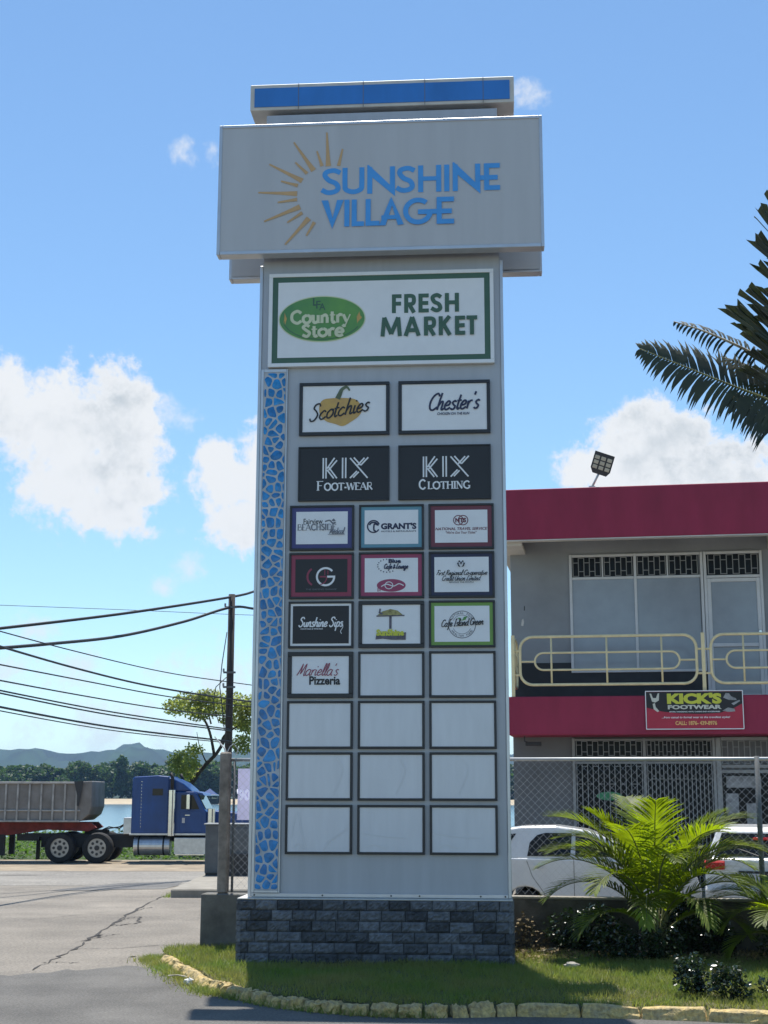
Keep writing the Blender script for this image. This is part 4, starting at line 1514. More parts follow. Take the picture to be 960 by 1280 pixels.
def shopfront(ox):
    y = 1.2
    f = MB()
    for x in (.955, 2.135, 3.335):
        f.bbox(ox + x, ox + x + .05, y - .045, y - .002, 4.28, 6.47, .006)
    for z in (4.28, 6.0, 6.42):
        f.bbox(ox + 1.006, ox + 2.134, y - .04, y - .002, z, z + .048, .006)
        f.bbox(ox + 2.186, ox + 3.334, y - .04, y - .002, z, z + .048, .006)
    win = f.build('window', M['alu'], bld)
    for xa in (1.006, 2.186):
        MB().box(ox + xa, ox + xa + 1.128, y - .02, y - .004, 4.329, 5.999).build('pane', M['pane'], win)
        for q in (0, 1):
            a = ox + xa + q * .575
            MB().box(a, a + .545, y - .016, y - .003, 6.049, 6.419).build('transom_pane', M['darkglass'], win)
            g = MB()
            bars(g, a + .02, a + .525, 6.06, 6.41, y - .03, .10, 1)
            g.build('grille', M['grille'], win)
        MB().bbox(ox + xa + .546, ox + xa + .574, y - .036, y - .002, 6.049, 6.419, .005).build('mullion', M['alu'], win)
    d = MB()
    d.bbox(ox + 3.395, ox + 3.445, y - .05, y - .002, 3.78, 6.47, .006)
    d.bbox(ox + 4.39, ox + 4.44, y - .05, y - .002, 3.78, 6.47, .006)
    for z in (5.98, 6.42):
        d.bbox(ox + 3.446, ox + 4.389, y - .048, y - .002, z, z + .05, .006)
    for x in (3.446, 4.319):
        d.bbox(ox + x, ox + x + .07, y - .04, y - .004, 3.80, 5.975, .006)
    for z in (3.80, 4.72, 5.905):
        d.bbox(ox + 3.517, ox + 4.318, y - .038, y - .004, z, z + .068, .006)
    door = d.build('door', M['alu'], bld)
    MB().box(ox + 3.517, ox + 4.318, y - .02, y - .006, 3.87, 4.718).build('pane', M['pane'], door)
    MB().box(ox + 3.517, ox + 4.318, y - .02, y - .006, 4.79, 5.903).build('pane', M['pane'], door)
    MB().box(ox + 3.447, ox + 4.388, y - .016, y - .003, 6.031, 6.419).build('transom_pane', M['darkglass'], door)
    g = MB()
    bars(g, ox + 3.48, ox + 4.36, 6.05, 6.41, y - .03, .11, 1)
    g.build('grille', M['grille'], door)
    MB().cyl((ox + 4.35, y - .06, 4.98), (0, 1, 0), .025, .05, 12).build('handle', M['chrome'], door)


b = MB()
b.add([(.045, 1.1985, 5.17), (.085, 1.1985, 5.16), (.10, 1.1985, 5.24), (.085, 1.1985, 5.30), (.06, 1.1985, 5.27), (.05, 1.1985, 5.21)], [(0, 1, 2, 3, 4, 5)])
b.build('paint_scar', M['bsoffit'], bld)
b = MB()
b.add([(.10, 1.1985, 5.45), (.118, 1.1985, 5.45), (.12, 1.1985, 5.53), (.105, 1.1985, 5.54)], [(0, 1, 2, 3)])
b.build('paint_scar', M['dado'], bld)
shopfront(0)
shopfront(5.2)
# ground floor shop windows behind white grilles
y = 1.0
f = MB()
for x in (.94, 2.19, 3.40):
    f.bbox(x, x + .055, y - .06, y - .002, .45, 3.09, .006)
for z in (.45, 2.635, 2.73, 3.04):
    f.bbox(.996, 2.189, y - .055, y - .002, z, z + .04, .005)
    f.bbox(2.246, 3.399, y - .055, y - .002, z, z + .04, .005)
gw = f.build('grilled_window', M['grille'], bld)
for a, c, stp in ((.996, 2.189, .095), (2.246, 3.399, .068)):
    MB().box(a, c, y - .012, y - .004, .492, 2.634).build('pane', M['darkglass'], gw)
    MB().box(a, c, y - .012, y - .004, 2.772, 3.038).build('transom_pane', M['darkglass'], gw)
    g = MB()
    bars(g, a + .02, c - .02, .495, 2.63, y - .075, stp, 2 if stp > .08 else 0, .0065)
    g.build('grille', M['grille'], gw)
    g = MB()
    bars(g, a + .02, c - .02, 2.775, 3.035, y - .075, stp, 1, .006)
    g.build('grille', M['grille'], gw)
g = MB()
g.lay = 0
g.add([(1.58 + .23 * math.cos(i * math.pi / 12), y - .030, 2.07 + .075 * math.sin(i * math.pi / 12)) for i in range(24)], [tuple(range(24))])
g.add([(1.58 + .23 * math.cos(i * math.pi / 12), y - .016, 2.07 + .075 * math.sin(i * math.pi / 12)) for i in range(24)], [tuple(range(24))[::-1]])
for i in range(24):
    g.f.append((i, (i + 1) % 24, 24 + (i + 1) % 24, 24 + i))
g.build('window_sign', M['greensign'], gw, label='green oval sign behind the shop window grille')
d = MB()
for x in (3.46, 4.36):
    d.bbox(x, x + .09, y - .07, y - .002, -.05, 3.09, .006)
for z in (-.05, 2.47, 2.56, 3.04):
    d.bbox(3.551, 4.359, y - .06, y - .002, z, z + .06, .005)
gd = d.build('door', M['grille'], bld)
MB().box(3.551, 4.359, y - .02, y - .005, .012, 2.468).build('pane', M['darkglass'], gd)
g = MB()
bars(g, 3.57, 4.34, 2.63, 3.035, y - .05, .1, 1)
g.build('grille', M['grille'], gd)
for (a, c, z0, z1) in ((3.62, 4.22, 2.22, 2.42), (3.60, 3.82, 1.72, 2.12), (3.95, 4.2, 1.5, 1.95), (3.58, 3.95, 1.15, 1.48)):
    MB().box(a, c, y - .028, y - .022, z0, z1).build('poster', M['poster'], gd)
MB().cyl((4.30, y - .09, 1.05), (0, 0, 1), .018, .5, 10).build('handle', M['chrome'], gd)
# low dark camera and wire under the ledge
cam_t = empty('security_camera', tuple(bld.matrix_basis @ Vector((.12, .5, 3.11))), -A_B, 'small dark security camera fixed under the maroon ledge beside the tower sign', 'camera')
cam_t.scale = (B_S,) * 3
MB().tube([(0, 0, 0), (0, 0, -.09), (.10, -.05, -.12)], .012, 8).build('bracket', M['darkplastic'], cam_t)
bevel(MB().box(.02, .30, -.10, -.02, -.17, -.10).build('housing', M['darkplastic'], cam_t), .01)

# railing
rl = empty('balcony_railing', B_LOC, -A_B, 'cream tubular balcony railing with rounded loops on the maroon ledge', 'railing')
rl.scale = (B_S,) * 3


def rrect(x0, x1, z0, z1, r, k=6):
    P = []
    for cx, cz, a0 in ((x1 - r, z1 - r, 0), (x0 + r, z1 - r, 90), (x0 + r, z0 + r, 180), (x1 - r, z0 + r, 270)):
        for i in range(k + 1):
            a = R(a0 + 90 * i / k)
            P.append((cx + r * math.cos(a), cz + r * math.sin(a)))
    return P + [P[0], P[1]]


def rail_panel(ln, nm='railing_panel'):
    b = MB()
    b.tube([(x, 0, z) for x, z in rrect(0, ln, 3.985, 4.83, .22)], .026, 8, cap=False)
    b.tube([(x, 0, z) for x, z in rrect(min(.26, ln * .2), ln - min(.29, ln * .2), 4.245, 4.545, .149)], .019, 8, cap=False)
    for q in ((.18, .496, .806) if ln > 2 else (.5,)):
        b.tube([(ln * q, 0, 3.985), (ln * q, 0, 4.83)], .017, 8)
    b.tube([(0, 0, 4.395), (min(.26, ln * .2), 0, 4.395)], .017, 8)
    b.tube([(ln - min(.29, ln * .2), 0, 4.395), (ln, 0, 4.395)], .017, 8)
    for z in (4.16, 4.58):
        b.tube([(-.12, 0, z), (0, 0, z)], .019, 8)
        b.tube([(ln, 0, z), (ln + .11, 0, z)], .019, 8)
    return b.build(nm, M['cream'], rl, smooth=True)


rp = rail_panel(3.055)
rp.location = (.095, .06, 0)
for x in (3.395, 6.695):
    c = rp.copy()
    COL.objects.link(c)
    c.location = (x, .06, 0)
sp = rail_panel(.86)
sp.location = (-.03, .19, 0)
sp.rotation_euler = (0, 0, R(90))
for x in (-.03, 3.265, 6.57):
    MB().box(x - .03, x + .03, .03, .09, 3.778, 4.86).build('post', M['cream'], rl)

# banner on the ledge
bn = empty('shop_banner', tuple(bld.matrix_basis @ Vector((2.25, -.03, 3.2))), -A_B, 'black and red footwear banner with yellow lettering tied to the balcony ledge', 'banner')
bn.scale = (B_S,) * 3


def BX(X):
    return (X - 42) * .00193


def BZ(Y_):
    return .645 - (Y_ - 62) * .00199


MB().box(0, 1.64, -.004, .012, 0, .648).build('banner_sheet', M['bannerred'], bn)
NB = .0065
b = MB()
b.poly([(.012, .636), (.012, BZ(200)), (BX(180), BZ(235)), (BX(330), BZ(252)), (BX(520), BZ(258)), (BX(690), BZ(250)), (BX(800), BZ(215)), (1.628, BZ(170)), (1.628, .636)], NB - .0015)
b.build('black_field', M['bannerblack'], bn)
b = MB()
for q in ([(0, 0), (1.64, 0)], [(0, .648), (1.64, .648)], [(0.004, 0), (0.004, .648)], [(1.636, 0), (1.636, .648)]):
    b.ribbon(q, .014, NB + .004)
b.build('hem', M['white'], bn)
b = MB()
b.text("KICK'S", BX(232), BX(708), BZ(172), BZ(78), NB, .06)
b.build('name_lettering', M['banneryellow'], bn)
MB().text('FOOTWEAR', BX(237), BX(706), BZ(217), BZ(180), NB, .05).build('second_lettering', M['bannerpale'], bn)
b = MB()
b.text('SHOES, HANDBAGS, HATS, CHAINS AND ACCESSORIES', BX(250), BX(690), BZ(245), BZ(233), NB, .03)
b.text('...from casual to formal wear to the trendiest styles!', BX(180), BX(775), BZ(299), BZ(277), NB, .02, .2)
b.build('small_lettering', M['white'], bn)
MB().text('CALL: 1876- 439-8976', BX(298), BX(660), BZ(353), BZ(317), NB, .04).build('number_lettering', M['bannerorange'], bn)
b = MB()
b.poly([(BX(80), BZ(80)), (BX(95), BZ(82)), (BX(108), BZ(118)), (BX(135), BZ(120)), (BX(152), BZ(80)), (BX(165), BZ(78)), (BX(160), BZ(140)), (BX(128), BZ(158)), (BX(100), BZ(150))], NB)
b.poly([(BX(105), BZ(170)), (BX(125), BZ(162)), (BX(130), BZ(195)), (BX(160), BZ(232)), (BX(145), BZ(240)), (BX(112), BZ(215))], NB)
b.build('boots_print', M['bannerpale'], bn)
b = MB()
b.poly([(BX(722), BZ(120)), (BX(745), BZ(80)), (BX(775), BZ(85)), (BX(790), BZ(108)), (BX(830), BZ(125)), (BX(838), BZ(142)), (BX(770), BZ(140))], NB)
b.poly([(BX(710), BZ(232)), (BX(760), BZ(205)), (BX(815), BZ(215)), (BX(822), BZ(238)), (BX(760), BZ(243))], NB)
b.poly([(BX(790), BZ(170)), (BX(860), BZ(140)), (BX(868), BZ(150)), (BX(810), BZ(185))], NB)
b.build('shoes_print', M['poster'], bn)

# floodlight on the roof edge
fl = empty('floodlight', tuple(bld.matrix_basis @ Vector((1.435, .09, 7.5))), -A_B, 'square dark floodlight with nine pale lenses tilted on a roof bracket', 'floodlight')
fl.scale = (B_S,) * 3
MB().cyl((0, 0, .015), (0, 0, 1), .06, .03, 16).build('base_plate', M['galv'], fl)
MB().tube([(0, 0, .02), (.06, -.02, .13), (.15, -.06, .29)], .020, 10).build('arm', M['galv'], fl, smooth=True)
hd = bpy.data.objects.new('lamp_head', None)
b = MB()
b.add([(-.13, -.02, -.04), (.13, -.02, -.04), (.185, -.035, .05), (.185, -.035, .36), (-.185, -.035, .36), (-.185, -.035, .05),
       (-.11, .035, -.04), (.11, .035, -.04), (.16, .055, .05), (.16, .045, .33), (-.16, .045, .33), (-.16, .055, .05)],
      [(0, 1, 2, 3, 4, 5), (11, 10, 9, 8, 7, 6), (0, 6, 7, 1), (1, 7, 8, 2), (2, 8, 9, 3), (3, 9, 10, 4), (4, 10, 11, 5), (5, 11, 6, 0)])
hd = b.build('lamp_head', M['lampdark'], fl)
hd.location = (.15, -.07, .27)
hd.rotation_euler = (R(22), R(22), R(-6))
for i in range(3):
    for j in range(3):
        cx_, cz_ = -.115 + i * .115, .085 + j * .088
        V = [(cx_ - .043, -.0385, cz_ - .033), (cx_ + .043, -.0385, cz_ - .033), (cx_ + .043, -.0385, cz_ + .033), (cx_ - .043, -.0385, cz_ + .033), (cx_, -.047, cz_)]
        MB().add(V, [(0, 1, 4), (1, 2, 4), (2, 3, 4), (3, 0, 4)]).build('lens', M['lens'], hd)

# ================================================================== FENCE
A_F = R(9)
fen = empty('chain_link_fence', (-2.2, 20, 0), -A_F, 'chain-link fence on a low dark concrete wall behind the tower sign', 'fence')
b = MB()
b.bbox(-.26, .40, -.15, .16, -.3, .76, .012)
b.build('end_block', M['concrete'], fen)
MB().bbox(.401, 14, -.09, .11, -.3, .745, .008).build('low_wall', M['oldwall'], fen)
MB().bbox(.401, 14, -.10, .12, .746, .778, .006).build('lit_wall_top', M['paving'], fen)  # pale strip: the sunlit top edge of the wall is put into its colour
wire = MB()


def wireseg(b, p, q, r=.0016):
    p, q = Vector(p), Vector(q)
    d = (q - p).normalized()
    u = d.cross(Vector((0, 1, 0))).normalized() * r
    w_ = Vector((0, r, 0))
    b.add([p + u, p - u * .5 + w_, p - u * .5 - w_, q + u, q - u * .5 + w_, q - u * .5 - w_], [(0, 1, 4, 3), (1, 2, 5, 4), (2, 0, 3, 5)])


X0, X1, Z0, Z1, STEP = .06, 13.0, .80, 2.55, .102
k = 0
for sg in (1, -1):
    c = X0 - (Z1 - Z0)
    while c < X1 + (Z1 - Z0):
        # line x = c + sg*(z-Z0) style
        pts = []
        for z_ in (Z0, Z1):
            x_ = c + (z_ - Z0) if sg > 0 else c + (Z1 - z_)
            pts.append([x_, z_])
        (xa, za), (xb, zb) = pts
        ok = True
        if xa < xb:
            pa, pb = (xa, za), (xb, zb)
        else:
            pa, pb = (xb, zb), (xa, za)
        if pa[0] < X0:
            t_ = (X0 - pa[0]) / (pb[0] - pa[0])
            pa = (X0, pa[1] + (pb[1] - pa[1]) * t_)
        if pb[0] > X1:
            t_ = (X1 - pa[0]) / (pb[0] - pa[0])
            pb = (X1, pa[1] + (pb[1] - pa[1]) * t_)
        if pb[0] > X0 and pa[0] < X1 and pb[0] - pa[0] > .01:
            # slack wire: small sag and sway
            n_ = 4
            P_ = [((pa[0] + (pb[0] - pa[0]) * i / n_), .004 * sg + .012 * math.sin(1.3 * (pa[0] + (pb[0] - pa[0]) * i / n_)), pa[1] + (pb[1] - pa[1]) * i / n_) for i in range(n_ + 1)]
            for i in range(n_):
                wireseg(wire, P_[i], P_[i + 1])
        c += STEP
wire.build('wire_mesh', M['galv'], fen)
MB().tube([(.05, .03, 2.56), (13, .03, 2.565)], .024, 10).build('top_rail', M['galv'], fen, smooth=True)
for x in (3.70, 7.20, 10.7):
    MB().tube([(x, .03, .77), (x, .03, 2.60)], .036, 10).build('post', M['cabinet'], fen, smooth=True)
b = MB()
b.bbox(-.065, .075, -.07, .07, .761, 2.665, .02)
cp = b.build('post', M['postconc'], fen, label='pale concrete post at the end of the fence')
MB().tube([(.0, 0, 2.66), (-.02, 0, 2.72), (-.10, .02, 2.80), (-.17, .02, 2.88)], .014, 8, .008).build('wire_arm', M['litterwhite'], cp)
MB().tube([(.02, 0, 2.66), (.06, 0, 2.74), (.12, -.02, 2.78), (.17, .02, 2.70), (.14, .03, 2.62)], .008, 6).build('wire_coil', M['galv'], cp)
MB().tube([(.125, .03, .77), (.125, .03, 2.56)], .018, 10).build('post', M['cabinet'], fen, smooth=True)
# vinyl sheet behind the mesh
vb = empty('vinyl_banner', tuple(fen.matrix_basis @ Vector((.16, .085, 1.74))), -A_F, 'lavender vinyl banner with white numerals behind the fence end post', 'banner')
V, F = [], []
for i in range(13):
    for j in range(9):
        V.append((i * .075, .015 * math.sin(i * 1.1 + j * .4), j * .0875))
for i in range(12):
    for j in range(8):
        q = i * 9 + j
        F.append((q, q + 9, q + 10, q + 1))
MB().add(V, F).build('sheet', M['lavender'], vb, smooth=True)
MB().text("'90", .0, .19, .26, .42, .035, .03).build('numerals', mat('white_vinyl', (.8, .8, .8), .6, var=.02, transl=.5), vb)
bnr = vb
# dark cabinet on the pavement
cb = empty('utility_cabinet', (-4.0, 38.0, .015), 0, 'dark grey box cabinet on the pavement behind the fence end post', 'cabinet')
bevel(MB().box(-.62, 1.0, -.35, .35, 0.06, 1.28).build('housing', M['cabinet'], cb), .02)
MB().bbox(-.66, 1.04, -.38, .38, 1.281, 1.32, .008).build('lid', M['grille'], cb)
bevel(MB().box(.05, .92, -.372, -.352, .14, 1.2).build('door', M['cabinet'], cb), .006)
MB().box(.02, .9, -.46, -.373, -.0, .55).build('vent_hood', M['darkplastic'], cb)
MB().box(-.6, .98, -.33, .33, 0, .06).build('plinth', M['darkplastic'], cb)

# ================================================================== CARS
def arch(cx, r, cz, z0, k=10):
    """bottom-edge points of a wheel arch, from rear to front"""
    P = []
    a0 = math.asin((z0 - cz) / r) if abs(z0 - cz) < r else 0
    for i in range(k + 1):
        a = math.pi - a0 - (math.pi - 2 * a0) * i / k
        P.append((cx + r * math.cos(a), cz + r * math.sin(a)))
    return P


def wheel(parent, x, y, r, w, sgn, hub='rim'):
    b = MB()
    prof = [(r * .62, -w * .5), (r * .93, -w * .5), (r, -w * .36), (r, w * .36), (r * .93, w * .5), (r * .62, w * .5)]
    n = 32
    V, F = [], []
    for i in range(n):
        a = 2 * math.pi * i / n
        for (rr, yy) in prof:
            V.append((x + rr * math.cos(a), y + yy, r + rr * math.sin(a)))
    m_ = len(prof)
    for i in range(n):
        j = (i + 1) % n
        for k in range(m_ - 1):
            F.append((i * m_ + k, i * m_ + k + 1, j * m_ + k + 1, j * m_ + k))
    b.add(V, F)
    wh = b.build('wheel', M['tyre'], parent, smooth=True)
    bevel(wh, .004)
    rb = MB()
    yo = y + sgn * w * .42
    rb.cyl((x, y, r), (0, 1, 0), r * .63, w * .8, 28)
    rim = rb.build('rim', M['rim'], wh)
    h = MB()
    for i in range(8):
        a = 2 * math.pi * i / 8
        h.cyl((x + r * .40 * math.cos(a), yo, r + r * .40 * math.sin(a)), (0, 1, 0), r * .095, .012, 12)
    h.cyl((x, yo, r), (0, 1, 0), r * .17, .04, 16)
    h.build('hub', M['darkplastic'], wh)
    return wh


def car_shell(t, low, green, hw, belt, inset, m, name='body'):
    b = MB()
    n = len(low)
    b.prism(low, -hw, hw)

    def wy(z):
        return hw - .015 - max(0, z - belt) * inset
    V = [(x, -wy(z), z) for x, z in green] + [(x, wy(z), z) for x, z in green]
    k = len(green)
    F = [tuple(range(k)), tuple(range(k, 2 * k))[::-1]] + [(i, i + k, (i + 1) % k + k, (i + 1) % k) for i in range(k)]
    b.add(V, F)
    o = b.build(name, m, t)
    bevel(o, .035, 3)
    return wy


def side_glass(t, pts, wy, sgn, name='window', m='carglass', out=.006):
    V = [(x, sgn * (wy(z) + out), z) for x, z in pts] + [(x, sgn * (wy(z) - .01), z) for x, z in pts]
    k = len(pts)
    F = [tuple(range(k)), tuple(range(k, 2 * k))[::-1]] + [(i, i + k, (i + 1) % k + k, (i + 1) % k) for i in range(k)]
    return MB().add(V, F).build(name, M[m], t)


car = empty('white_hatchback', (1.62, 24.35, 0), -R(9.5), 'small white hatchback parked side-on behind the fence and the big palm', 'car')
low = [(.04, .30), (0, .55), (.01, .95), (.05, 1.10), (2.72, 1.07), (3.2, .98), (3.5, .86), (3.58, .62), (3.56, .26)] + arch(3.02, .345, .30, .24)[::-1] + [(2.4, .22), (1.4, .22)] + arch(.80, .345, .30, .24)[::-1] + [(.30, .26)]
green = [(.06, 1.075), (.20, 1.42), (.36, 1.53), (.75, 1.585), (1.3, 1.595), (1.8, 1.53), (2.15, 1.40), (2.74, 1.05)]
wyc = car_shell(car, low, green, .775, 1.08, .30, M['carwhite'])
for sg in (-1, 1):
    side_glass(car, [(.84, 1.12), (.88, 1.33), (1.0, 1.45), (1.13, 1.485), (1.56, 1.485), (1.53, 1.12)], wyc, sg)
    side_glass(car, [(1.61, 1.12), (1.62, 1.485), (1.82, 1.45), (2.10, 1.33), (2.46, 1.12)], wyc, sg)
    side_glass(car, [(.20, 1.28), (.28, 1.45), (.66, 1.47), (.52, 1.28)], wyc, sg)
    h = MB().bbox(.93, 1.12, sg * .785 - .012, sg * .785 + .012, .965, .985, .005)
    h.bbox(1.0, 1.10, sg * .785 - .009, sg * .785 + .009, .925, .945, .004)
    h.build('door_handle', M['carwhite'], car)
    s_ = MB()
    s_.tube([(.83, sg * .7755, 1.05), (.92, sg * .7765, .80), (1.10, sg * .7765, .55), (1.2, sg * .7755, .27)], .004, 5)
    s_.build('door_seam', M['darkplastic'], car)
    s_ = MB()
    s_.tube([(1.585, sg * .7765, 1.07), (1.585, sg * .7765, .27)], .004, 5)
    s_.build('door_seam', M['darkplastic'], car)
    bevel(MB().box(2.30, 2.42, sg * .80 - .08, sg * .80 + .08, 1.08, 1.20).build('mirror', M['carwhite'], car), .03, 2)
MB().add([(.075, -.62, 1.12), (.075, .62, 1.12), (.20, .55, 1.43), (.20, -.55, 1.43), (.06, -.62, 1.12), (.06, .62, 1.12), (.185, .55, 1.43), (.185, -.55, 1.43)], [(4, 7, 6, 5), (0, 1, 2, 3)]).build('rear_window', M['carglass'], car)
for x in (.80, 3.02):
    for sg in (-1, 1):
        wheel(car, x, sg * .69, .29, .17, sg)

suv = empty('white_suv', (5.5, 21.3, 0), R(65), 'white SUV seen from behind with red tail lights, beyond the right-hand palm', 'car')
low = [(.05, .38), (-.04, .45), (-.05, .72), (.0, .80), (.02, 1.16), (.10, 1.20), (2.55, 1.16), (3.1, 1.08), (3.55, .95), (3.65, .65), (3.62, .34)] + arch(3.0, .37, .33, .30)[::-1] + [(2.4, .28), (1.4, .28)] + arch(.78, .37, .33, .30)[::-1] + [(.35, .34)]
green = [(.07, 1.17), (.30, 1.56), (.40, 1.62), (1.0, 1.655), (1.6, 1.64), (1.95, 1.56), (2.6, 1.14)]
wys = car_shell(suv, low, green, .80, 1.17, .28, M['carwhite'])
rw = [(.085, -.66, 1.205), (.085, .66, 1.205), (.285, .58, 1.535), (.285, -.58, 1.535)]
MB().add([(x - .012, y_, z) for x, y_, z in rw] + [(x + .02, y_, z) for x, y_, z in rw], [(0, 3, 2, 1), (4, 5, 6, 7), (0, 1, 5, 4), (1, 2, 6, 5), (2, 3, 7, 6), (3, 0, 4, 7)]).build('rear_window', M['carglass'], suv)
MB().tube([(.06, -.05, 1.19), (.10, .10, 1.24), (.16, .38, 1.33)], .010, 6).build('wiper', M['darkplastic'], suv)
bevel(MB().box(.20, .24, -.11, .11, 1.44, 1.475).build('brake_light', gloss('brake_lens', (.75, .03, .04), .2), suv), .006)
for sg in (-1, 1):
    b = MB()
    y0_, y1_ = sorted((sg * .50, sg * .805))
    b.prism([(-.012, 1.01), (-.014, 1.11), (.03, 1.15), (.20, 1.13), (.20, 1.03)], y0_, y1_)
    bevel(b.build('tail_light', M['taillight'], suv), .012, 2)
    side_glass(suv, [(.36, 1.23), (.46, 1.50), (.85, 1.55), (.85, 1.23)], wys, sg)
    side_glass(suv, [(.90, 1.23), (.90, 1.55), (1.45, 1.55), (1.45, 1.23)], wys, sg)
    side_glass(suv, [(1.50, 1.23), (1.50, 1.55), (1.85, 1.49), (2.30, 1.23)], wys, sg)
    MB().tube([(.5, sg * .60, 1.665), (1.6, sg * .60, 1.685)], .014, 8).build('roof_rail', M['chrome'], suv)
    for x in (.78, 3.0):
        wheel(suv, x, sg * .71, .32, .19, sg)
MB().bbox(-.065, -.03, -.62, .62, .50, .62, .012).build('bumper_insert', M['darkplastic'], suv)
nb = MB().box(-.012, .03, -.30, .30, .80, 1.0).build('plate_recess', M['darkplastic'], suv)
MB().bbox(-.022, -.0125, -.02, .28, .835, .965, .003).build('number_plate', M['platewhite'], suv)

# ================================================================== TRUCK
tk = empty('dump_truck', tuple(atY(160, 1078, 52.6)), 0, 'blue truck with sleeper cab pulling a worn grey dump trailer by the shore', 'truck')
tk.location.z = gz(52.6) + .004
HW = 1.22
# tractor chassis
b = MB()
b.box(-4.2, 4.6, .55, .75, .78, 1.02)
b.box(-4.2, 4.6, 1.7, 1.9, .78, 1.02)
b.box(-4.1, -3.9, .75, 1.7, .82, .98)
b.box(-1.9, -1.7, .75, 1.7, .82, .98)
b.box(-3.3, .2, .52, .56, .55, .86)
b.build('chassis', M['chassis'], tk)


def truck_wheel(x, y, sgn):
    w = wheel(tk, x, y, .505, .52 if sgn else .3, -1)
    return w


for x in (-2.51, -1.16):
    wheel(tk, x, .27, .545, .50, -1)
    wheel(tk, x, 2.17, .545, .50, 1)
wheel(tk, 3.55, .2, .545, .30, -1)
wheel(tk, 3.55, 2.24, .545, .30, 1)
for x in (-3.35,):
    bevel(MB().box(x - .012, x + .012, .05, .6, .12, .80).build('mud_flap', M['darkplastic'], tk), .004)
    MB().box(x - .02, x + .02, .3, .62, .80, .92).build('flap_bracket', M['chassis'], tk)
MB().cyl((-1.4, 1.2, 1.10), (0, 0, 1), .45, .14, 20).build('fifth_wheel', M['chassis'], tk)
# sleeper
prof = [(.05, 1.05), (.05, 3.02), (.12, 3.09), (1.0, 3.14), (1.40, 3.10), (1.40, 1.05)]
b = MB().prism(prof, .02, 2.42)
slp = b.build('sleeper', M['truckblue'], tk)
bevel(slp, .05, 3)
MB().box(.80, 1.18, .009, .0195, 2.42, 2.66).build('window', M['carglass'], slp)
b = MB()
for i in range(15):
    b.cyl((.40, .014, 1.3 + i * .115), (0, 1, 0), .014, .012, 8)
b.build('rivet_row', M['chrome'], slp)
MB().bbox(.0, 3.0, .00, .03, 1.0, 1.075, .008).build('side_trim', M['tankalu'], tk)
# roof fairing
b = MB().prism([(1.2, 3.08), (1.55, 3.03), (1.9, 2.86), (2.15, 2.66), (2.25, 2.56), (1.2, 2.56)], .12, 2.32)
bevel(b.build('roof_fairing', M['truckblue'], tk), .06, 3)
# cab
cabp = [(1.41, 1.05), (1.41, 2.56), (2.30, 2.56), (2.42, 2.50), (2.73, 1.90), (2.80, 1.85), (2.80, 1.05)]
cabo = MB().prism(cabp, .06, 2.38).build('cab', M['truckblue'], tk)
bevel(cabo, .04, 3)
MB().prism([(1.85, 1.93), (1.85, 2.44), (2.27, 2.44), (2.52, 1.93)], .045, .058).build('side_window', M['carglass'], cabo)
MB().prism([(1.85, 1.93), (1.85, 2.44), (2.27, 2.44), (2.52, 1.93)], 2.382, 2.395).build('side_window', M['carglass'], cabo)
ws = [(2.44, .18, 2.48), (2.44, 2.26, 2.48), (2.735, 2.26, 1.94), (2.735, .18, 1.94)]
MB().add([(x + .012, y_, z + .006) for x, y_, z in ws] + [(x - .02, y_, z - .01) for x, y_, z in ws], [(0, 1, 2, 3), (7, 6, 5, 4), (0, 3, 7, 4), (1, 0, 4, 5), (2, 1, 5, 6), (3, 2, 6, 7)]).build('windscreen', M['carglass'], cabo)
dr = MB()
dr.bbox(1.82, 2.62, .048, .062, 1.12, 1.86, .006)
door = dr.build('door', M['truckblue'], cabo)
MB().box(1.90, 2.0, .036, .047, 1.44, 1.62).build('badge', M['platewhite'], cabo)
MB().bbox(2.0, 2.18, .028, .046, 1.70, 1.735, .005).build('door_handle', M['chrome'], cabo)
# visor, mirror, stack, air cleaner
MB().prism([(2.28, 2.57), (2.62, 2.50), (2.68, 2.42), (2.60, 2.44), (2.3, 2.50)], .1, 2.34).build('sun_visor', M['truckblue'], tk)
b = MB()
b.bbox(2.08, 2.20, -.28, -.12, 1.92, 2.46, .02)
mr = b.build('mirror', M['chrome'], tk)
b = MB()
b.tube([(2.14, .06, 2.5), (2.14, -.2, 2.42)], .015, 8)
b.tube([(2.14, .06, 1.88), (2.14, -.2, 1.95)], .015, 8)
b.build('mirror_arm', M['chrome'], mr)
for yy in (-.08, 2.52):
    b = MB().tube([(1.53, yy, .98), (1.53, yy, 2.62)], .135, 20)
    es = b.build('exhaust_shield', M['chrome'], tk, smooth=False)
    bevel(es, .01)
    MB().tube([(1.53, yy, 2.6), (1.53, yy, 3.05), (1.45, yy, 3.22)], .065, 14).build('exhaust_pipe', M['chassis'], es, smooth=True)
MB().tube([(2.98, -.05, 1.42), (2.98, -.05, 1.95)], .15, 20).build('air_cleaner', M['chrome'], tk, smooth=False)
hood = MB().prism([(2.805, 1.05), (2.805, 1.90), (3.4, 1.86), (4.3, 1.76), (4.62, 1.68), (4.66, 1.0)], .42, 2.02)
bevel(hood.build('hood', M['truckblue'], tk), .08, 3)
MB().bbox(4.665, 4.71, .55, 1.89, .85, 1.68, .02).build('grille', M['chrome'], tk)
b = MB()
ar = [(3.55 + .66 * math.cos(R(a)), .50 + .62 * math.sin(R(a))) for a in range(10, 175, 11)]
ar2 = [(3.55 + .60 * math.cos(R(a)), .50 + .56 * math.sin(R(a))) for a in range(10, 175, 11)]
for yy in (0.0, 2.02):
    f_ = MB().prism(ar + ar2[::-1], yy, yy + .42)
    f_.build('front_wing', M['truckblue'], tk)
MB().bbox(4.55, 4.8, .02, 2.42, .42, .74, .03).build('bumper', M['chrome'], tk)
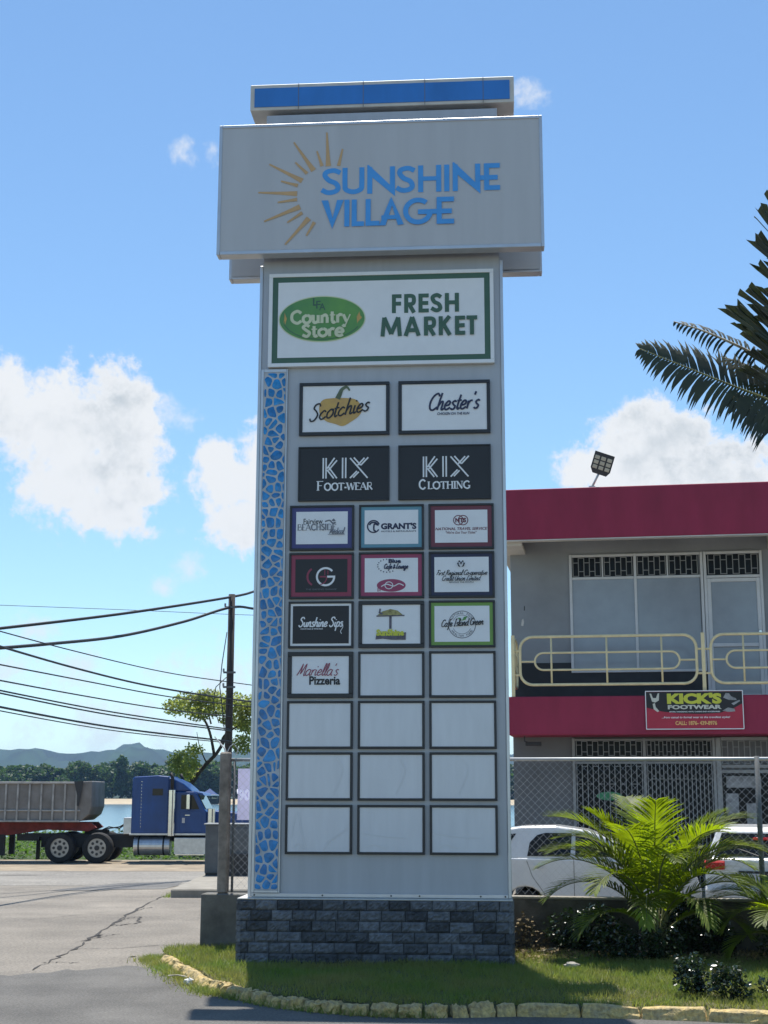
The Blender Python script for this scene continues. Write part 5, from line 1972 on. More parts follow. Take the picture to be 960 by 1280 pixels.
MB().bbox(3.35, 3.42, -.05, .02, 1.72, 1.86, .01).build('marker_lamp', M['platewhite'], tk)
# tank and step box
b = MB().tube([(.16, .30, .62), (1.48, .30, .62)], .33, 28)
tank = b.build('fuel_tank', M['tankalu'], tk)
bevel(tank, .02)
for x in (.35, 1.25):
    MB().tube([(x - .03, .30, .62), (x + .03, .30, .62)], .336, 28).build('strap', M['chassis'], tank)
bevel(MB().box(1.64, 2.80, .02, .6, .32, .92).build('step_box', M['tankalu'], tk), .02)
MB().box(1.70, 2.74, -.04, .018, .30, .345).build('step', M['chrome'], tk)
bevel(MB().box(-.28, .04, .35, 2.1, 1.03, 1.62).build('headache_rack', M['tankalu'], tk), .02)
for dz in (0, .06):
    MB().tube([(-.05, .9, 1.55), (-.5, .8, 1.28 - dz), (-.9, .85, 1.22 + dz), (-1.25, .9, 1.12)], .022, 8).build('air_hose', M['chassis'], tk, smooth=True)
# trailer
tubp = [(-9.6, 1.50), (-9.7, 2.86), (-2.3, 2.88), (-1.42, 2.93), (-1.40, 2.0), (-1.50, 1.72), (-1.78, 1.50)]
b = MB().prism(tubp, .0, 2.44)
tub = b.build('trailer_tub', M['tubgrey'], tk)
bevel(tub, .03)
for i in range(19):
    x = -1.95 - i * .43
    MB().bbox(x - .035, x + .035, -.07, -.003, 1.53, 2.82, .012).build('side_rib', M['tubrib'], tub)
MB().bbox(-9.6, -1.80, -.09, -.002, 2.822, 2.90, .015).build('top_rail', M['tubrib'], tub)
MB().bbox(-9.6, -1.80, -.085, -.002, 1.46, 1.528, .012).build('bottom_rail', M['tubrib'], tub)
MB().bbox(-9.6, -1.80, -.055, -.003, 1.84, 1.90, .012).build('middle_rail', M['tubrib'], tub)
b = MB()
b.prism([(-2.05, 2.91), (-1.72, 2.93), (-1.78, 2.45), (-1.86, 2.02), (-1.92, 2.05), (-1.92, 2.4)], -.11, -.075)
b.build('tarp_flap', M['darkplastic'], tub)
b = MB().prism([(-9.5, .95), (-9.5, 1.44), (-1.5, 1.44), (-1.3, 1.25), (-1.6, 1.12), (-3.2, 1.18), (-4.5, .98)], .5, .68)
b.prism([(-9.5, .95), (-9.5, 1.44), (-1.5, 1.44), (-1.3, 1.25), (-1.6, 1.12), (-3.2, 1.18), (-4.5, .98)], 1.76, 1.94)
b.box(-9.3, -9.1, .68, 1.76, 1.0, 1.4)
b.box(-3.6, -3.4, .68, 1.76, 1.2, 1.4)
b.build('trailer_frame', M['chassisred'], tk)
for yy in (.45, 1.85):
    MB().box(-4.82, -4.62, yy, yy + .16, .25, 1.0).build('landing_leg', M['chassis'], tk)
for x in (-7.3, -8.6):
    wheel(tk, x, .27, .545, .50, -1)
    wheel(tk, x, 2.17, .545, .50, 1)

# ================================================================== POLE AND CABLES
pt = atY(290, 743, 44)
pole = empty('utility_pole', (pt.x, 44, gz(44)), 0, 'dark wooden utility pole behind the end of the fence', 'pole')
hp = pt.z - gz(44)
MB().tube([(-.02, 0, -.3), (0, 0, hp * .5), (0, 0, hp)], .125, 12, .105).build('shaft', M['polewood'], pole, smooth=True)
for z_, q in ((hp - .42, .18), (hp - 2.45, .15), (hp - 2.9, .15)):
    MB().box(-.2, .18, -.14, -.10, z_ - .03, z_ + .03).build('bracket', M['cabinet'], pole)
    MB().cyl((-.19, -.12, z_ + .07), (0, 0, 1), .03, .10, 10).build('insulator', M['grille'], pole)
b = MB()
b.tube([(-.12, -.1, hp - 1.2), (-.25, -.1, hp - 2.2), (-.3, -.1, hp - 2.9), (-.2, -.1, hp - 3.6), (-.13, -.1, hp - 4.2)], .016, 6)
b.build('cable_loop', M['cable'], pole, smooth=True)
b = MB()
b.tube([(-.1, -.12, hp - 2.6), (-.42, -.1, hp - 2.9), (-.5, -.1, hp - 3.4), (-.3, -.1, hp - 4.0), (-.12, -.1, hp - 3.8)], .014, 6)
b.build('cable_loop', M['cable'], pole, smooth=True)

CAB = [('thick black overhead cable reaching the top of the wooden pole', .040, [(-40, 790, 34), (150, 767.5, 39), (290, 746, 44), (330, 736, 46), (420, 715, 50)]),
       ('thick sagging black cable just below the top of the pole', .042, [(-40, 813, 32), (60, 805, 35), (151, 795, 39), (230, 777, 42), (290, 759, 44), (330, 762, 46), (420, 765, 50)]),
       ('black cable falling from the upper left across the middle of the pole', .028, [(-40, 796, 28), (90, 834, 34), (190, 858, 39), (290, 874, 44), (330, 878, 46), (420, 884, 50)]),
       ('thin grey wire slanting down from the left above the tree', .016, [(-40, 778, 28), (82, 811, 34), (200, 839, 40), (290, 853, 44), (420, 870, 50)]),
       ('thin wire meeting the pole beside the tree crown', .018, [(-40, 823, 28), (100, 850, 35), (206, 870, 40), (290, 881, 44), (330, 884, 46)]),
       ('dark wire passing through the tree crown to the pole', .018, [(-40, 843, 28), (100, 869, 35), (203, 886, 40), (290, 896, 44)]),
       ('upper wire of a close pair crossing in front of the tree', .020, [(-40, 855, 28), (140, 890, 37), (290, 912, 44)]),
       ('lower wire of a close pair crossing in front of the tree', .020, [(-40, 858, 28), (140, 894, 37), (290, 914, 44)]),
       ('lowest thick cable crossing the leaning tree trunk', .026, [(-40, 876, 28), (140, 909, 37), (290, 927, 44)]),
       ('thin lowest wire hanging under the thick cable by the tree trunk', .014, [(-40, 881, 28), (140, 913, 37), (290, 929, 44)]),
       ('faint high thin wire crossing the sky above the pole', .012, [(-40, 755, 60), (150, 762, 60), (320, 769, 60), (480, 772, 60)])]
for lab, r_, pts in CAB:
    P3 = [tuple(atY(u, v, Y)) for u, v, Y in pts]
    o = MB().tube(spline(P3, False, 8), r_, 6).build('overhead_cable', M['cable'], smooth=True)
    tag(o, lab, 'cable', 'overhead cables at the wooden pole')

# ================================================================== VEGETATION
def leaf_quads(P, size, r, aspect=.45, fold=.25, up=.3):
    """folded leaf shapes at points P: two triangles each, random attitudes"""
    n = len(P)
    d = r.normal(0, 1, (n, 3))
    d[:, 2] *= .6
    d /= np.linalg.norm(d, axis=1)[:, None]
    u = r.normal(0, 1, (n, 3)) + np.array([0, 0, up * 3])
    s_ = np.cross(d, u)
    s_ /= np.linalg.norm(s_, axis=1)[:, None] + 1e-9
    nrm = np.cross(s_, d)
    sz = size * r.uniform(.6, 1.3, n)[:, None]
    a = P
    c = P + d * sz
    m1_ = P + d * sz * .45 + s_ * sz * aspect - nrm * sz * fold * .3
    m2_ = P + d * sz * .45 - s_ * sz * aspect - nrm * sz * fold * .3
    V = np.stack([a, m1_, c, m2_], 1).reshape(-1, 3)
    i = np.arange(n) * 4
    F = np.concatenate([np.stack([i, i + 1, i + 2], 1), np.stack([i, i + 2, i + 3], 1)])
    return V, F


def blob_points(blobs_, n, r, shell=.55):
    w = np.array([b_[3] * b_[4] * b_[5] for b_ in blobs_]) ** .75
    k = r.choice(len(blobs_), n, p=w / w.sum())
    B_ = np.array(blobs_)[k]
    d = r.normal(0, 1, (n, 3))
    d /= np.linalg.norm(d, axis=1)[:, None]
    rad = r.uniform(0, 1, n) ** (1 / 3 * (1 - shell) + .01)
    rad = np.clip(rad * r.normal(1, .10, n), 0, 1.25)
    return B_[:, :3] + d * B_[:, 3:6] * rad[:, None]


# ---- far wood across the water: a few kinds of tree, copied
def far_tree(seed, h, wd, kind):
    r = np.random.default_rng(seed)
    t = empty('shore_tree', (0, 0, 0))
    bl = []
    nb_ = 9 if kind != 2 else 6
    for i in range(nb_):
        a = r.uniform(0, 6.28)
        q = r.uniform(.1, .55) * wd
        zc = h * r.uniform(.38, .86)
        s_ = wd * r.uniform(.20, .36) * (1.15 - .5 * zc / h)
        bl.append((q * math.cos(a) * (1.2 - zc / h * .7), q * math.sin(a), zc, s_, s_, s_ * r.uniform(.55, .8)))
    bl.append((0, 0, h * .8, wd * .22, wd * .22, h * .16))
    bl.append((wd * .1, 0, h * .3, wd * .42, wd * .4, h * .22))
    P = blob_points(bl, 1500, r, .7)
    V, F = leaf_quads(P, 1.15, r, .5)
    np_mesh('crown', V, F, M['treeleaf'], t)
    b = MB()
    b.tube([(0, 0, -1), (.15, 0, h * .35), (-.1, .1, h * .7)], .35, 7, .12)
    for k_ in range(4):
        a = k_ * 1.7
        b.tube([(0, 0, h * .35), (wd * .2 * math.cos(a), wd * .2 * math.sin(a), h * .58)], .16, 5, .06)
    b.build('trunk', M['bark'], t)
    return t


FK = [(far_tree(1, 11, 12, 0), 'broad dark green tree in the wood across the water, crown wider than tall'),
      (far_tree(2, 13, 10, 1), 'rounded dark green tree in the wood across the water'),
      (far_tree(3, 14, 6.5, 2), 'narrow upright tree in the wood across the water')]
used = [False] * 3
r_ = np.random.default_rng(31)
u = -90
while u < 680:
    k_ = int(r_.choice([0, 0, 1, 1, 1, 2]))
    src, lab = FK[k_]
    o = src if not used[k_] else copy_tree(src)
    used[k_] = True
    Y = r_.uniform(502, 545)
    p = atY(u, 1000, Y)
    o.location = (p.x, Y, 0)
    o.scale = [r_.uniform(.85, 1.2)] * 2 + [r_.uniform(.8, 1.18)]
    o.rotation_euler.z = r_.uniform(0, 6.28)
    tag(o, lab, 'tree', 'trees of the far wood')
    u += r_.uniform(7, 13)

# ---- hills
hx = np.linspace(-900, 1700, 260)
prof_u = [-900, -300, -60, 0, 40, 80, 110, 130, 150, 170, 195, 215, 235, 270, 330, 420, 560, 700, 900, 1200, 1700]
prof_v = [950, 940, 939, 936, 936, 941, 942, 938, 935, 931, 936, 937, 940, 942, 938, 934, 941, 946, 950, 955, 960]
V, rows = [], [(2050, 0), (2180, .33), (2320, .62), (2440, .86), (2500, 1.0), (2560, .93), (2900, 0)]
rh = np.random.default_rng(5)
off = [rh.normal(0, 1, 260) for _ in rows]
off = [np.convolve(o, np.ones(9) / 9, 'same') for o in off]
for (Y, k_), of in zip(rows, off):
    for i, u in enumerate(hx):
        v = np.interp(u, prof_u, prof_v) + .9 * math.sin(u * .21) + .6 * math.sin(u * .53 + 1) + .5 * rh.normal()
        top = atY(u, v, 2500)
        zz = max(0, (top.z - 2) * k_ + (of[i] * 34 * (k_ > 0) * (k_ < 1)) + (of[i] * 3 if k_ == 1 else 0))
        V.append((top.x * Y / 2500, Y, zz + 1.0))
F = []
for j in range(len(rows) - 1):
    for i in range(259):
        q = j * 260 + i
        F.append((q, q + 1, q + 261, q + 260))
tag(np_mesh('hills', np.array(V), np.array(F), M['hill'], smooth=True), kind='structure')

# ---- little beach shelter and tent across the water
p = atY(266, 1000, 476)
bh = empty('beach_shelter', (p.x, 476, -1.3), 0, 'low beach shelter with a flat pale roof across the water', 'shelter')
MB().bbox(-5.5, 5.5, -2.5, 2.5, 2.6, 3.0, .05).build('roof', M['bsoffit'], bh)
for x in (-5, -1.7, 1.7, 5):
    for yy in (-2.2, 2.2):
        MB().box(x - .1, x + .1, yy - .1, yy + .1, 0, 2.6).build('post', M['bark'], bh)
MB().box(-5, 5, 1.8, 2.0, 0, 1.6).build('back_wall', M['dado'], bh)
p = atY(262, 1000, 484)
tn = empty('beach_tent', (p.x, 484, -.9), 0, 'small blue tent behind the pale beach shelter roof', 'tent')
MB().add([(-3, -2, 2.4), (3, -2, 2.4), (3, 2, 2.4), (-3, 2, 2.4), (0, 0, 4.6)], [(0, 1, 4), (1, 2, 4), (2, 3, 4), (3, 0, 4), (3, 2, 1, 0)]).build('canopy', M['truckblue'], tn)
for x in (-2.9, 2.9):
    for yy in (-1.9, 1.9):
        MB().box(x - .06, x + .06, yy - .06, yy + .06, 0, 2.39).build('post', M['galv'], tn)

# ---- weeds along the shore behind the truck
r_ = np.random.default_rng(12)
n = 26000
P = np.column_stack([r_.uniform(-24, 3, n), r_.uniform(55.5, 75, n), np.zeros(n)])
hgt = .35 + .3 * np.sin(P[:, 0] * .9) * np.sin(P[:, 1] * .5 + P[:, 0] * .35) + .25 * (P[:, 0] < -12)
P[:, 2] = -.40 + np.clip(hgt, .12, 1.0) * r_.uniform(0, 1, n) * (0.25 + .75 * np.clip((P[:, 1] - 55.5) / 4, 0, 1))
V, F = leaf_quads(P, .17, r_, .35, up=.9)
tag(np_mesh('shore_weeds', V, F, M['shore']), 'low green weeds along the shore behind the truck', 'weeds', kind='stuff')

# ---- leaning tree by the pole
Yt = 60.0


def tp(u, v, dy=0):
    return tuple(atY(u, v, Yt + dy))


tr = empty('leaning_tree', tuple(atY(226, 1066, Yt)), 0, 'thin leaning tree with sparse pale green crown behind the truck cab', 'tree')
ox, oy, oz = tr.location


def loc(p):
    return (p[0] - ox, p[1] - oy, p[2] - oz)


b = MB()
b.tube([loc(tp(*q)) for q in spline([(226, 1068), (232, 1000), (243, 974), (258, 955), (272, 940), (282, 920), (284, 896), (278, 872)])], .11, 8, .04)
b.tube([loc(tp(*q)) for q in spline([(268, 945), (262, 915), (252, 895), (235, 884), (222, 880)])], .07, 6, .02)
b.tube([loc(tp(*q)) for q in spline([(264, 905), (258, 880), (262, 872)])], .04, 5, .015)
b.tube([loc(tp(*q)) for q in spline([(258, 953), (250, 935), (246, 915)])], .035, 5, .01)
b.tube([loc(tp(*q)) for q in spline([(276, 935), (280, 920), (300, 905), (312, 890)])], .06, 6, .02)
b.tube([loc(tp(*q)) for q in spline([(240, 978), (232, 962), (226, 948)])], .05, 6, .015)
b.tube([loc(tp(*q)) for q in spline([(250, 963), (238, 952), (244, 938)])], .03, 5, .01)
b.build('trunk', M['bark'], tr, smooth=True)
bl = []
for (u, v, ru, rv) in [(222, 884, 15, 9), (238, 877, 18, 10), (255, 880, 14, 11), (262, 870, 14, 7), (248, 892, 12, 8), (272, 884, 14, 9), (292, 878, 16, 10), (308, 890, 16, 12), (322, 880, 16, 12),
                       (312, 908, 12, 8), (300, 905, 10, 7), (285, 900, 8, 6), (226, 946, 12, 7), (238, 955, 10, 8), (222, 958, 10, 8), (243, 938, 9, 6), (234, 968, 9, 7), (302, 930, 12, 10)]:
    c = tp(u, v, r_.uniform(-1.2, 1.2))
    k_ = Yt / FPX * 1.02
    bl.append((*loc(c), ru * k_, .7, rv * k_))
bl = [(q[0], q[1], q[2], q[3] * 1.22, q[4], q[5] * 1.2) for q in bl]
P = blob_points(bl, 8500, r_, .0)
V, F = leaf_quads(P, .12, r_, .42)
np_mesh('crown', V, F, M['paleleaf'], tr)


# ---- palms
def frond_geo(bl_, br, base, azim, length, e0, e1, ll, n, w, curl=.0, start=.18, vee=.35, droop=.35, r=None, broad=False, rr0=.014, path=None, roll=0.0, ang=(62, 34), skip=0.0):
    """adds leaflets to bl_ and the rib to br"""
    r = r or rng
    N = 26
    pts = []
    if path is None:
        p = np.array(base, float)
        ds = length / N
        for i in range(N + 1):
            pts.append(p.copy())
            t = i / N
            e = e0 + (e1 - e0) * t ** 1.25
            a = azim + curl * t
            p = p + ds * np.array([math.cos(e) * math.cos(a), math.cos(e) * math.sin(a), math.sin(e)])
    else:
        q = spline(path, False, 12)
        q = np.array(q)
        L_ = np.concatenate([[0], np.cumsum(np.linalg.norm(np.diff(q, axis=0), axis=1))])
        length = L_[-1]
        for i in range(N + 1):
            s_ = L_[-1] * i / N
            pts.append(np.array([np.interp(s_, L_, q[:, k_]) for k_ in range(3)]))
    br.tube([tuple(p) for p in pts], rr0, 6, rr0 * .25)
    up = np.array([0, 0, 1.0])
    for i in range(n):
        t = start + (1 - start) * (i + .5) / n
        k_ = t * N
        j = min(int(k_), N - 1)
        p = pts[j] + (pts[j + 1] - pts[j]) * (k_ - j)
        tan = pts[j + 1] - pts[j]
        tan /= np.linalg.norm(tan)
        sd = np.cross(tan, up)
        sd /= np.linalg.norm(sd) + 1e-9
        nrm = np.cross(sd, tan)
        sd, nrm = sd * math.cos(roll) + nrm * math.sin(roll), nrm * math.cos(roll) - sd * math.sin(roll)
        env = math.sin(math.pi * min(1, (t - start) / (1 - start) * .86 + .12)) ** .6
        for sg in (-1, 1):
            if r.uniform() < skip:
                continue
            sp_ = R(ang[0] - ang[1] * t + r.normal(0, 4 if not broad else 9))
            d = tan * math.cos(sp_) + sd * sg * math.sin(sp_) + nrm * vee
            d /= np.linalg.norm(d)
            l = ll * env * (r.uniform(.85, 1.1) if not broad else r.uniform(.55, 1.1))
            wv = np.cross(d, nrm)
            wv /= np.linalg.norm(wv) + 1e-9
            V = []
            segs = 4
            c = p.copy()
            dd = d.copy()
            for q in range(segs + 1):
                s_ = q / segs
                ww = w * (0.45 + 1.1 * s_ if s_ < .35 else (.85 * (1 - ((s_ - .35) / .65) ** 1.6) + .02)) if not broad else w * (.35 + .65 * s_)
                V += [tuple(c - wv * ww), tuple(c + wv * ww)]
                dd = dd + np.array([0, 0, -droop / segs * (1 + s_)])
                dd /= np.linalg.norm(dd)
                c = c + dd * l / segs
            if broad:
                V[-2] = tuple(np.array(V[-2]) + dd * w * r.uniform(.2, 1.2))
                V[-1] = tuple(np.array(V[-1]) - dd * w * r.uniform(.0, .8))
            bl_.add(V, [(2 * q, 2 * q + 1, 2 * q + 3, 2 * q + 2) for q in range(segs)])


def clump_palm(name, at, label, specs, leaf='palmleaf', seed=3):
    r = np.random.default_rng(seed)
    t = empty(name, at, 0, label, 'palm')
    for (az_, ln, e0, e1, ll, h0) in specs:
        a = R(az_)
        bx, by = .10 * math.cos(a), .10 * math.sin(a)
        st = MB().tube([(bx * .5, by * .5, -.08), (bx, by, h0 * .6), (bx * 1.5, by * 1.5, h0)], .024, 7, .016).build('cane', M['palmstem'], t, smooth=True)
        bl_, br = MB(), MB()
        frond_geo(bl_, br, (bx * 1.5, by * 1.5, h0 - .03), a, ln * 1.10, R(e0 - 5), R(e1 - 10), ll * 1.18, 40, .0195, curl=r.normal(0, .15), r=r, vee=.34, droop=.34, start=.13)
        fr = bl_.build('frond', M[leaf], t)
        br.build('rib', M['palmstem'], fr, smooth=True)
    return t


PALM_AT = (3.43, 18.45, .07)
specs = [(170, 1.55, 80, 5, .42, .75), (8, 1.6, 80, 0, .42, .75), (95, 1.6, 84, 20, .40, .75), (200, 1.45, 74, -20, .40, .70), (340, 1.55, 74, -25, .40, .70), (150, 1.45, 78, -10, .40, .70),
         (30, 1.45, 78, -5, .40, .72), (270, 1.40, 76, -20, .40, .65), (225, 1.35, 66, -40, .38, .60), (310, 1.35, 66, -40, .38, .60), (185, 1.35, 58, -40, .38, .55), (355, 1.40, 58, -45, .38, .55),
         (250, 1.25, 56, -55, .36, .50), (290, 1.25, 56, -55, .36, .50), (120, 1.4, 70, -20, .38, .65), (60, 1.4, 70, -20, .38, .65), (210, 1.1, 46, -50, .34, .40), (330, 1.1, 46, -50, .34, .40),
         (175, 1.45, 70, -8, .40, .62), (5, 1.5, 70, -10, .40, .62), (235, 1.5, 80, 0, .40, .7), (305, 1.5, 80, 0, .40, .7), (160, 1.5, 66, -25, .38, .6), (20, 1.5, 66, -25, .38, .6),
         (262, 1.5, 82, 30, .40, .72), (190, 1.2, 84, 35, .36, .8), (348, 1.25, 84, 30, .36, .8)]
clump_palm('clump_palm', PALM_AT, 'large bright green clumping palm arching before the fence and parked cars', specs)
specs2 = [(180, 1.05, 66, -35, .32, .45), (200, 1.0, 58, -55, .32, .42), (160, .95, 70, -15, .30, .45), (230, .95, 62, -40, .30, .4), (270, .9, 66, -30, .30, .4), (320, 1.0, 64, -35, .30, .42),
          (20, 1.0, 66, -30, .30, .42), (90, 1.0, 74, -10, .30, .45), (190, .8, 40, -60, .28, .30), (140, .9, 76, 10, .28, .45)]
clump_palm('clump_palm', (5.05, 17.9, .06), 'small yellow green clumping palm at the right edge of the lawn', specs2, seed=9)

# tall palm at the right: trunk just outside the picture, fronds reaching in
tpm = empty('tall_palm', (5.75, 17.5, .05), 0, 'tall palm with dark ragged fronds reaching in from the right', 'palm')
b = MB()
trp = [(0, 0, -.2), (.02, 0, 2), (-.03, .02, 4.2), (-.02, 0, 6.2), (0, 0, 6.9)]
b.tube(spline(trp), .16, 14, .11)
for i in range(26):
    z_ = .3 + i * .25
    b.cyl((0, 0, z_), (0, 0, 1), .168 - .002 * i, .018, 14)
b.build('trunk', M['postconc'], tpm, smooth=True)
MB().tube([(0, 0, 6.85), (0, 0, 7.3), (0, .02, 7.8)], .12, 12, .05).build('crownshaft', M['palmstem'], tpm, smooth=True)


def pl(u, v, Y=17.3):
    p = atY(u, v, Y)
    return (p.x - 5.75, p.y - 17.5, p.z - .05)


rp_ = np.random.default_rng(21)


def tall_frond(path, ll, n, w, leaf='palmdark', rib='palmstem', **k):
    bl_, br = MB(), MB()
    frond_geo(bl_, br, None, 0, 0, 0, 0, ll, n, w, path=path, r=rp_, rr0=k.pop('rr0', .022), **k)
    fr = bl_.build('frond', M[leaf], tpm)
    br.build('rib', M[rib], fr, smooth=True)
    return fr


tall_frond([(0, 0, 7.1), pl(985, 508), pl(955, 497), pl(905, 478), pl(850, 456), pl(800, 436)],   .58, 66, .030, start=.02, vee=.0, droop=.62, roll=R(76), ang=(82, 30))
tall_frond([(0, 0, 7.25), pl(980, 462, 17.6), pl(930, 436, 17.6), pl(880, 414, 17.6), pl(842, 402, 17.6)], .36, 34, .024, rib='deadrib', start=.10, vee=.0, droop=.8, rr0=.032, roll=R(60), ang=(80, 25), skip=.15)
# broad torn leaf: pleated blades along a rising rib
bl_, br = MB(), MB()
br.tube(spline([(0, 0, 7.2), pl(1006, 470, 17.2), pl(996, 400, 17.2), pl(990, 320, 17.2), pl(984, 235, 17.2)]), .03, 7, .012)
for (tl, trr, ba, dp) in [((897, 387), (924, 373), (975, 436), 0), ((922, 375), (944, 372), (985, 432), .06), ((920, 365), (944, 354), (985, 408), -.08), ((944, 356), (966, 353), (992, 400), .04),
                          ((939, 330), (962, 324), (994, 376), -.06), ((932, 299), (953, 287), (990, 348), .05), ((940, 265), (957, 249), (988, 318), -.04), ((954, 240), (972, 228), (988, 292), .05),
                          ((962, 218), (978, 212), (985, 262), 0), ((912, 402), (930, 398), (982, 450), .10), ((925, 418), (945, 408), (985, 462), -.10), ((930, 440), (950, 432), (990, 480), .05),
                          ((918, 460), (942, 452), (990, 496), -.06), ((940, 395), (962, 385), (995, 430), .12)]:
    T0, T1, B0 = Vector(pl(*tl, 17.0 + dp)), Vector(pl(*trr, 17.25 + dp)), Vector(pl(*ba, 17.2))
    nu, nv_ = 6, 6
    V = []
    for i in range(nv_ + 1):
        t_ = i / nv_
        for j in range(nu + 1):
            s_ = j / nu
            tip = T0.lerp(T1, s_)
            wd_ = t_ ** .75
            mid = B0.lerp(T0.lerp(T1, .5), t_)
            p_ = mid + (tip - T0.lerp(T1, .5)) * wd_
            p_.y += .028 * (1 if j % 2 else -1) * t_ + .10 * math.sin(t_ * 2.4)
            p_.z += .05 * math.sin(t_ * 3.1)
            if i == nv_:
                p_ += (T0.lerp(T1, .5) - B0) * rp_.uniform(-.10, .07)
            V.append(tuple(p_))
    F = []
    for i in range(nv_):
        for j in range(nu):
            if i >= 3 and j == int(dp * 100) % 5 + 0:
                continue                                  # a tear
            q_ = i * (nu + 1) + j
            F.append((q_, q_ + 1, q_ + nu + 2, q_ + nu + 1))
    bl_.add(V, F)
fr = bl_.build('frond', M['palmdark'], tpm)
br.build('rib', M['palmstem'], fr, smooth=True)
tall_frond([(0, 0, 7.0), pl(990, 530), pl(968, 525), pl(940, 512), pl(912, 496)], .55, 46, .028, start=.0, vee=.0, droop=.7, roll=R(65), ang=(80, 30))
tall_frond([(0, 0, 7.0), pl(1000, 520, 17.8), pl(975, 490, 17.8), pl(945, 465, 17.8), pl(905, 447, 17.8)], .5, 42, .026, start=.0, vee=.0, droop=.8, roll=R(50), ang=(80, 30))
for a, e0, e1 in ((20, 60, -40), (70, 70, -20), (-30, 50, -50), (-70, 45, -60)):
    bl_, br = MB(), MB()
    frond_geo(bl_, br, (0, 0, 7.5), R(a), 2.2, R(e0), R(e1), .55, 44, .018, r=rp_, rr0=.022, droop=.7)
    fr = bl_.build('frond', M['palmdark'], tpm)
    br.build('rib', M['palmstem'], fr, smooth=True)


# ---- shrubs
def shrub(name, at, label, blobs_, n, size, seed, leaf='shrubleaf', group=None):
    r = np.random.default_rng(seed)
    t = empty(name, at, 0, label, 'shrub', group)
    V, F = leaf_quads(blob_points(blobs_, n, r, .35), size, r, .34, up=.5)
    np_mesh('foliage', V, F, M[leaf], t)
    for i in range(5):
        q = blobs_[i % len(blobs_)]
        a = r.uniform(0, 6.28)
        b = MB().tube([(r.normal(0, .02), r.normal(0, .02), -.05), (q[0] * .5 + .03 * math.cos(a), q[1] * .5, q[2] * .5), (q[0] + .05 * math.cos(a), q[1] + .05 * math.sin(a), q[2] + q[5] * .5)], .010, 5, .004)
        b.build('stem', M['bark'], t)
    return t


shrub('small_shrub', (3.20, 15.22, .06), 'small dark leafy shrub behind the kerb, left one of a touching pair',
      [(-.05, 0, .16, .14, .14, .14), (.04, .03, .32, .09, .09, .14), (-.12, .02, .30, .09, .08, .12), (.12, 0, .14, .14, .12, .12)], 820, .050, 41)
shrub('small_shrub', (3.50, 15.0, .06), 'small dark leafy shrub behind the kerb, right one of a touching pair',
      [(0, 0, .16, .16, .15, .14), (.08, .02, .25, .10, .09, .10), (-.08, 0, .26, .10, .08, .12), (.15, -.04, .10, .12, .1, .09)], 760, .048, 42)
shrub('small_shrub', (3.95, 15.05, .06), 'low thin shrub on the lawn at the right edge', [(0, 0, .15, .17, .12, .10), (.12, 0, .2, .12, .1, .09)], 260, .045, 43)
shrub('dark_shrub', (2.55, 19.0, .05), 'dark glossy shrub against the low wall left of the big palm',
      [(-.15, 0, .32, .30, .2, .26), (.18, -.05, .40, .28, .2, .26), (.05, 0, .18, .35, .2, .18), (.4, -.1, .25, .25, .2, .22)], 1500, .062, 44)
shrub('dark_shrub', (3.95, 18.75, .05), 'dark glossy shrub in the shade right of the big palm',
      [(-.25, 0, .35, .35, .22, .30), (.15, 0, .30, .32, .2, .28), (.38, 0, .22, .22, .2, .22), (-.1, -.1, .60, .25, .2, .22)], 1700, .062, 45)
shrub('dark_shrub', (3.20, 18.25, .05), 'dark low foliage filling the foot of the big palm',
      [(-.35, 0, .25, .30, .25, .25), (.3, .0, .25, .30, .25, .25), (0, -.1, .2, .3, .25, .2)], 1300, .065, 47)
shrub('dark_shrub', (4.85, 18.35, .05), 'dark glossy shrub at the foot of the small palm',
      [(0, 0, .28, .22, .2, .24), (.2, 0, .2, .25, .2, .2)], 700, .060, 46)
shrub('small_shrub', (1.85, 19.15, .05), 'thin twiggy plant beside the stone base of the tower sign',
      [(0, 0, .30, .14, .12, .25), (.15, 0, .18, .18, .12, .14)], 210, .055, 48, leaf='litter')

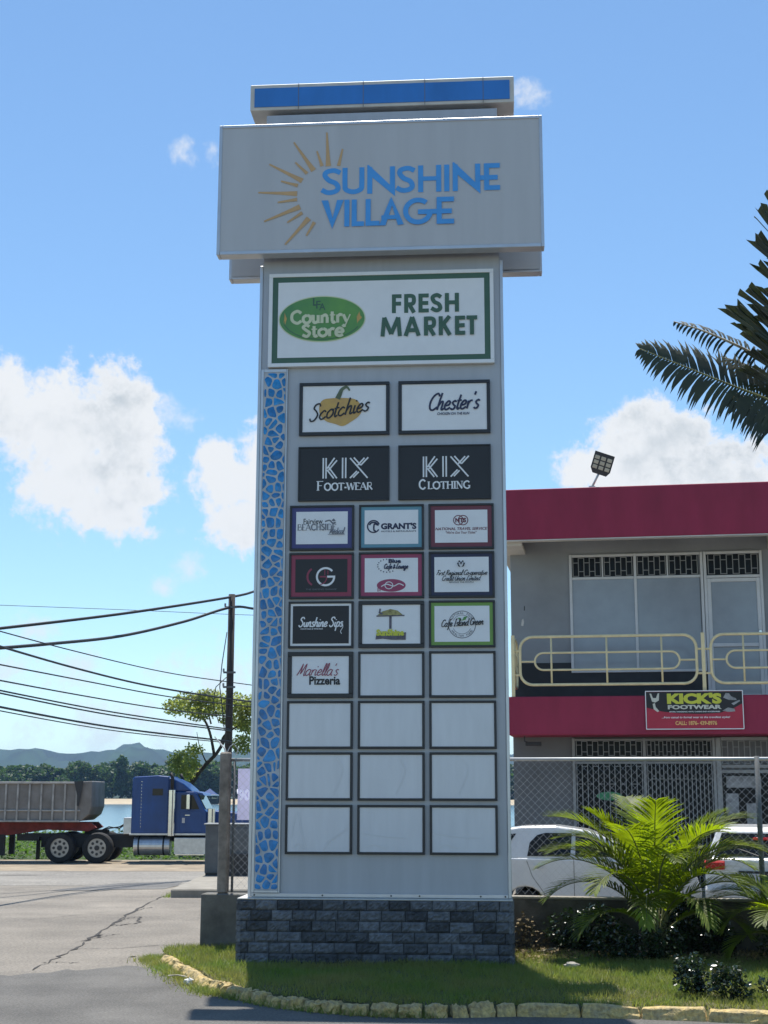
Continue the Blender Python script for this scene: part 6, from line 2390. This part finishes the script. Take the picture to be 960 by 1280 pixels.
# ---- dry leaves along the wall, planks, stones, scraps
r_ = np.random.default_rng(77)
n = 7500
P = np.column_stack([r_.uniform(1.65, 6.5, n), np.zeros(n), np.zeros(n)])
P[:, 1] = 20.0 - (P[:, 0] + 2.2) * math.tan(R(9)) - .12 - np.abs(r_.normal(0, .42, n))
P[:, 2] = vz(P) + r_.uniform(0, .045, n)
V, F = leaf_quads(P, .055, r_, .35, up=.9)
tag(np_mesh('leaf_litter', V, F, M['litter']), 'dry brown leaves scattered along the low wall', 'leaf litter', kind='stuff')
for i, (x, yy, a, lab) in enumerate(((2.02, 19.05, .25, 'upper of two short weathered planks on dry leaves by the low wall'), (2.06, 18.93, .3, 'lower of two short weathered planks on dry leaves by the low wall'))):
    o = MB().bbox(-.19, .19, -.03, .03, 0, .025, .004).build('plank', M['deadrib'])
    o.location = (x, yy, .10 + .01 * i)
    o.rotation_euler = (.05, -.12, a)
    tag(o, lab, 'plank', 'planks by the low wall')


def pebble(loc_, s_, lab, seed, m='stone', cat='stone', name='stone'):
    r = np.random.default_rng(seed)
    b = MB()
    n1, n2 = 10, 6
    V, F = [], []
    for i in range(n2 + 1):
        th = math.pi * i / n2
        for j in range(n1):
            q = 1 + .16 * r.normal()
            V.append((s_[0] * q * math.sin(th) * math.cos(2 * math.pi * j / n1), s_[1] * q * math.sin(th) * math.sin(2 * math.pi * j / n1), s_[2] * (math.cos(th) * q + .55)))
    for i in range(n2):
        for j in range(n1):
            F.append((i * n1 + j, i * n1 + (j + 1) % n1, (i + 1) * n1 + (j + 1) % n1, (i + 1) * n1 + j))
    b.add(V, F)
    o = b.build(name, M[m])
    o.location = loc_
    return tag(o, lab, cat)


pebble((2.24, 17.55, .09), (.09, .06, .035), 'flat pale stone on the lawn between the tower sign and big palm', 1)
pebble((3.75, 18.15, .07), (.07, .05, .035), 'small pale stone among dry leaves right of the big palm', 2)
pebble((gp(236, 1232)[0], gp(236, 1232)[1], -.06), (.06, .045, .04), 'crumpled white plastic scrap on grass outside the left kerb stones', 3, 'litterwhite', 'litter', 'plastic_scrap')
q = gp(222, 1226)
o = MB().tube([(-.12, .06, .02), (0, .0, .035), (.09, -.07, .03), (.13, -.12, .02)], .010, 6).build('dry_stick', M['deadrib'])
o.location = (q[0], q[1], -.05)
tag(o, 'pale bent dry stick on grass outside the left kerb stones', 'stick')

# ================================================================== HAZE
hm = bpy.data.materials.new('haze')
hm.use_nodes = True
ht = hm.node_tree
ht.nodes.clear()
ho = ht.nodes.new('ShaderNodeOutputMaterial')
hv = ht.nodes.new('ShaderNodeVolumePrincipled')
hv.inputs['Color'].default_value = (0.36, 0.63, 1.0, 1)
hv.inputs['Density'].default_value = 0.00013
hv.inputs['Anisotropy'].default_value = 0.2
ht.links.new(hv.outputs[0], ho.inputs['Volume'])
hz = MB().box(-5600, 5600, -150, 6200, -5, 150).build('haze', hm)
tag(hz, kind='stuff')
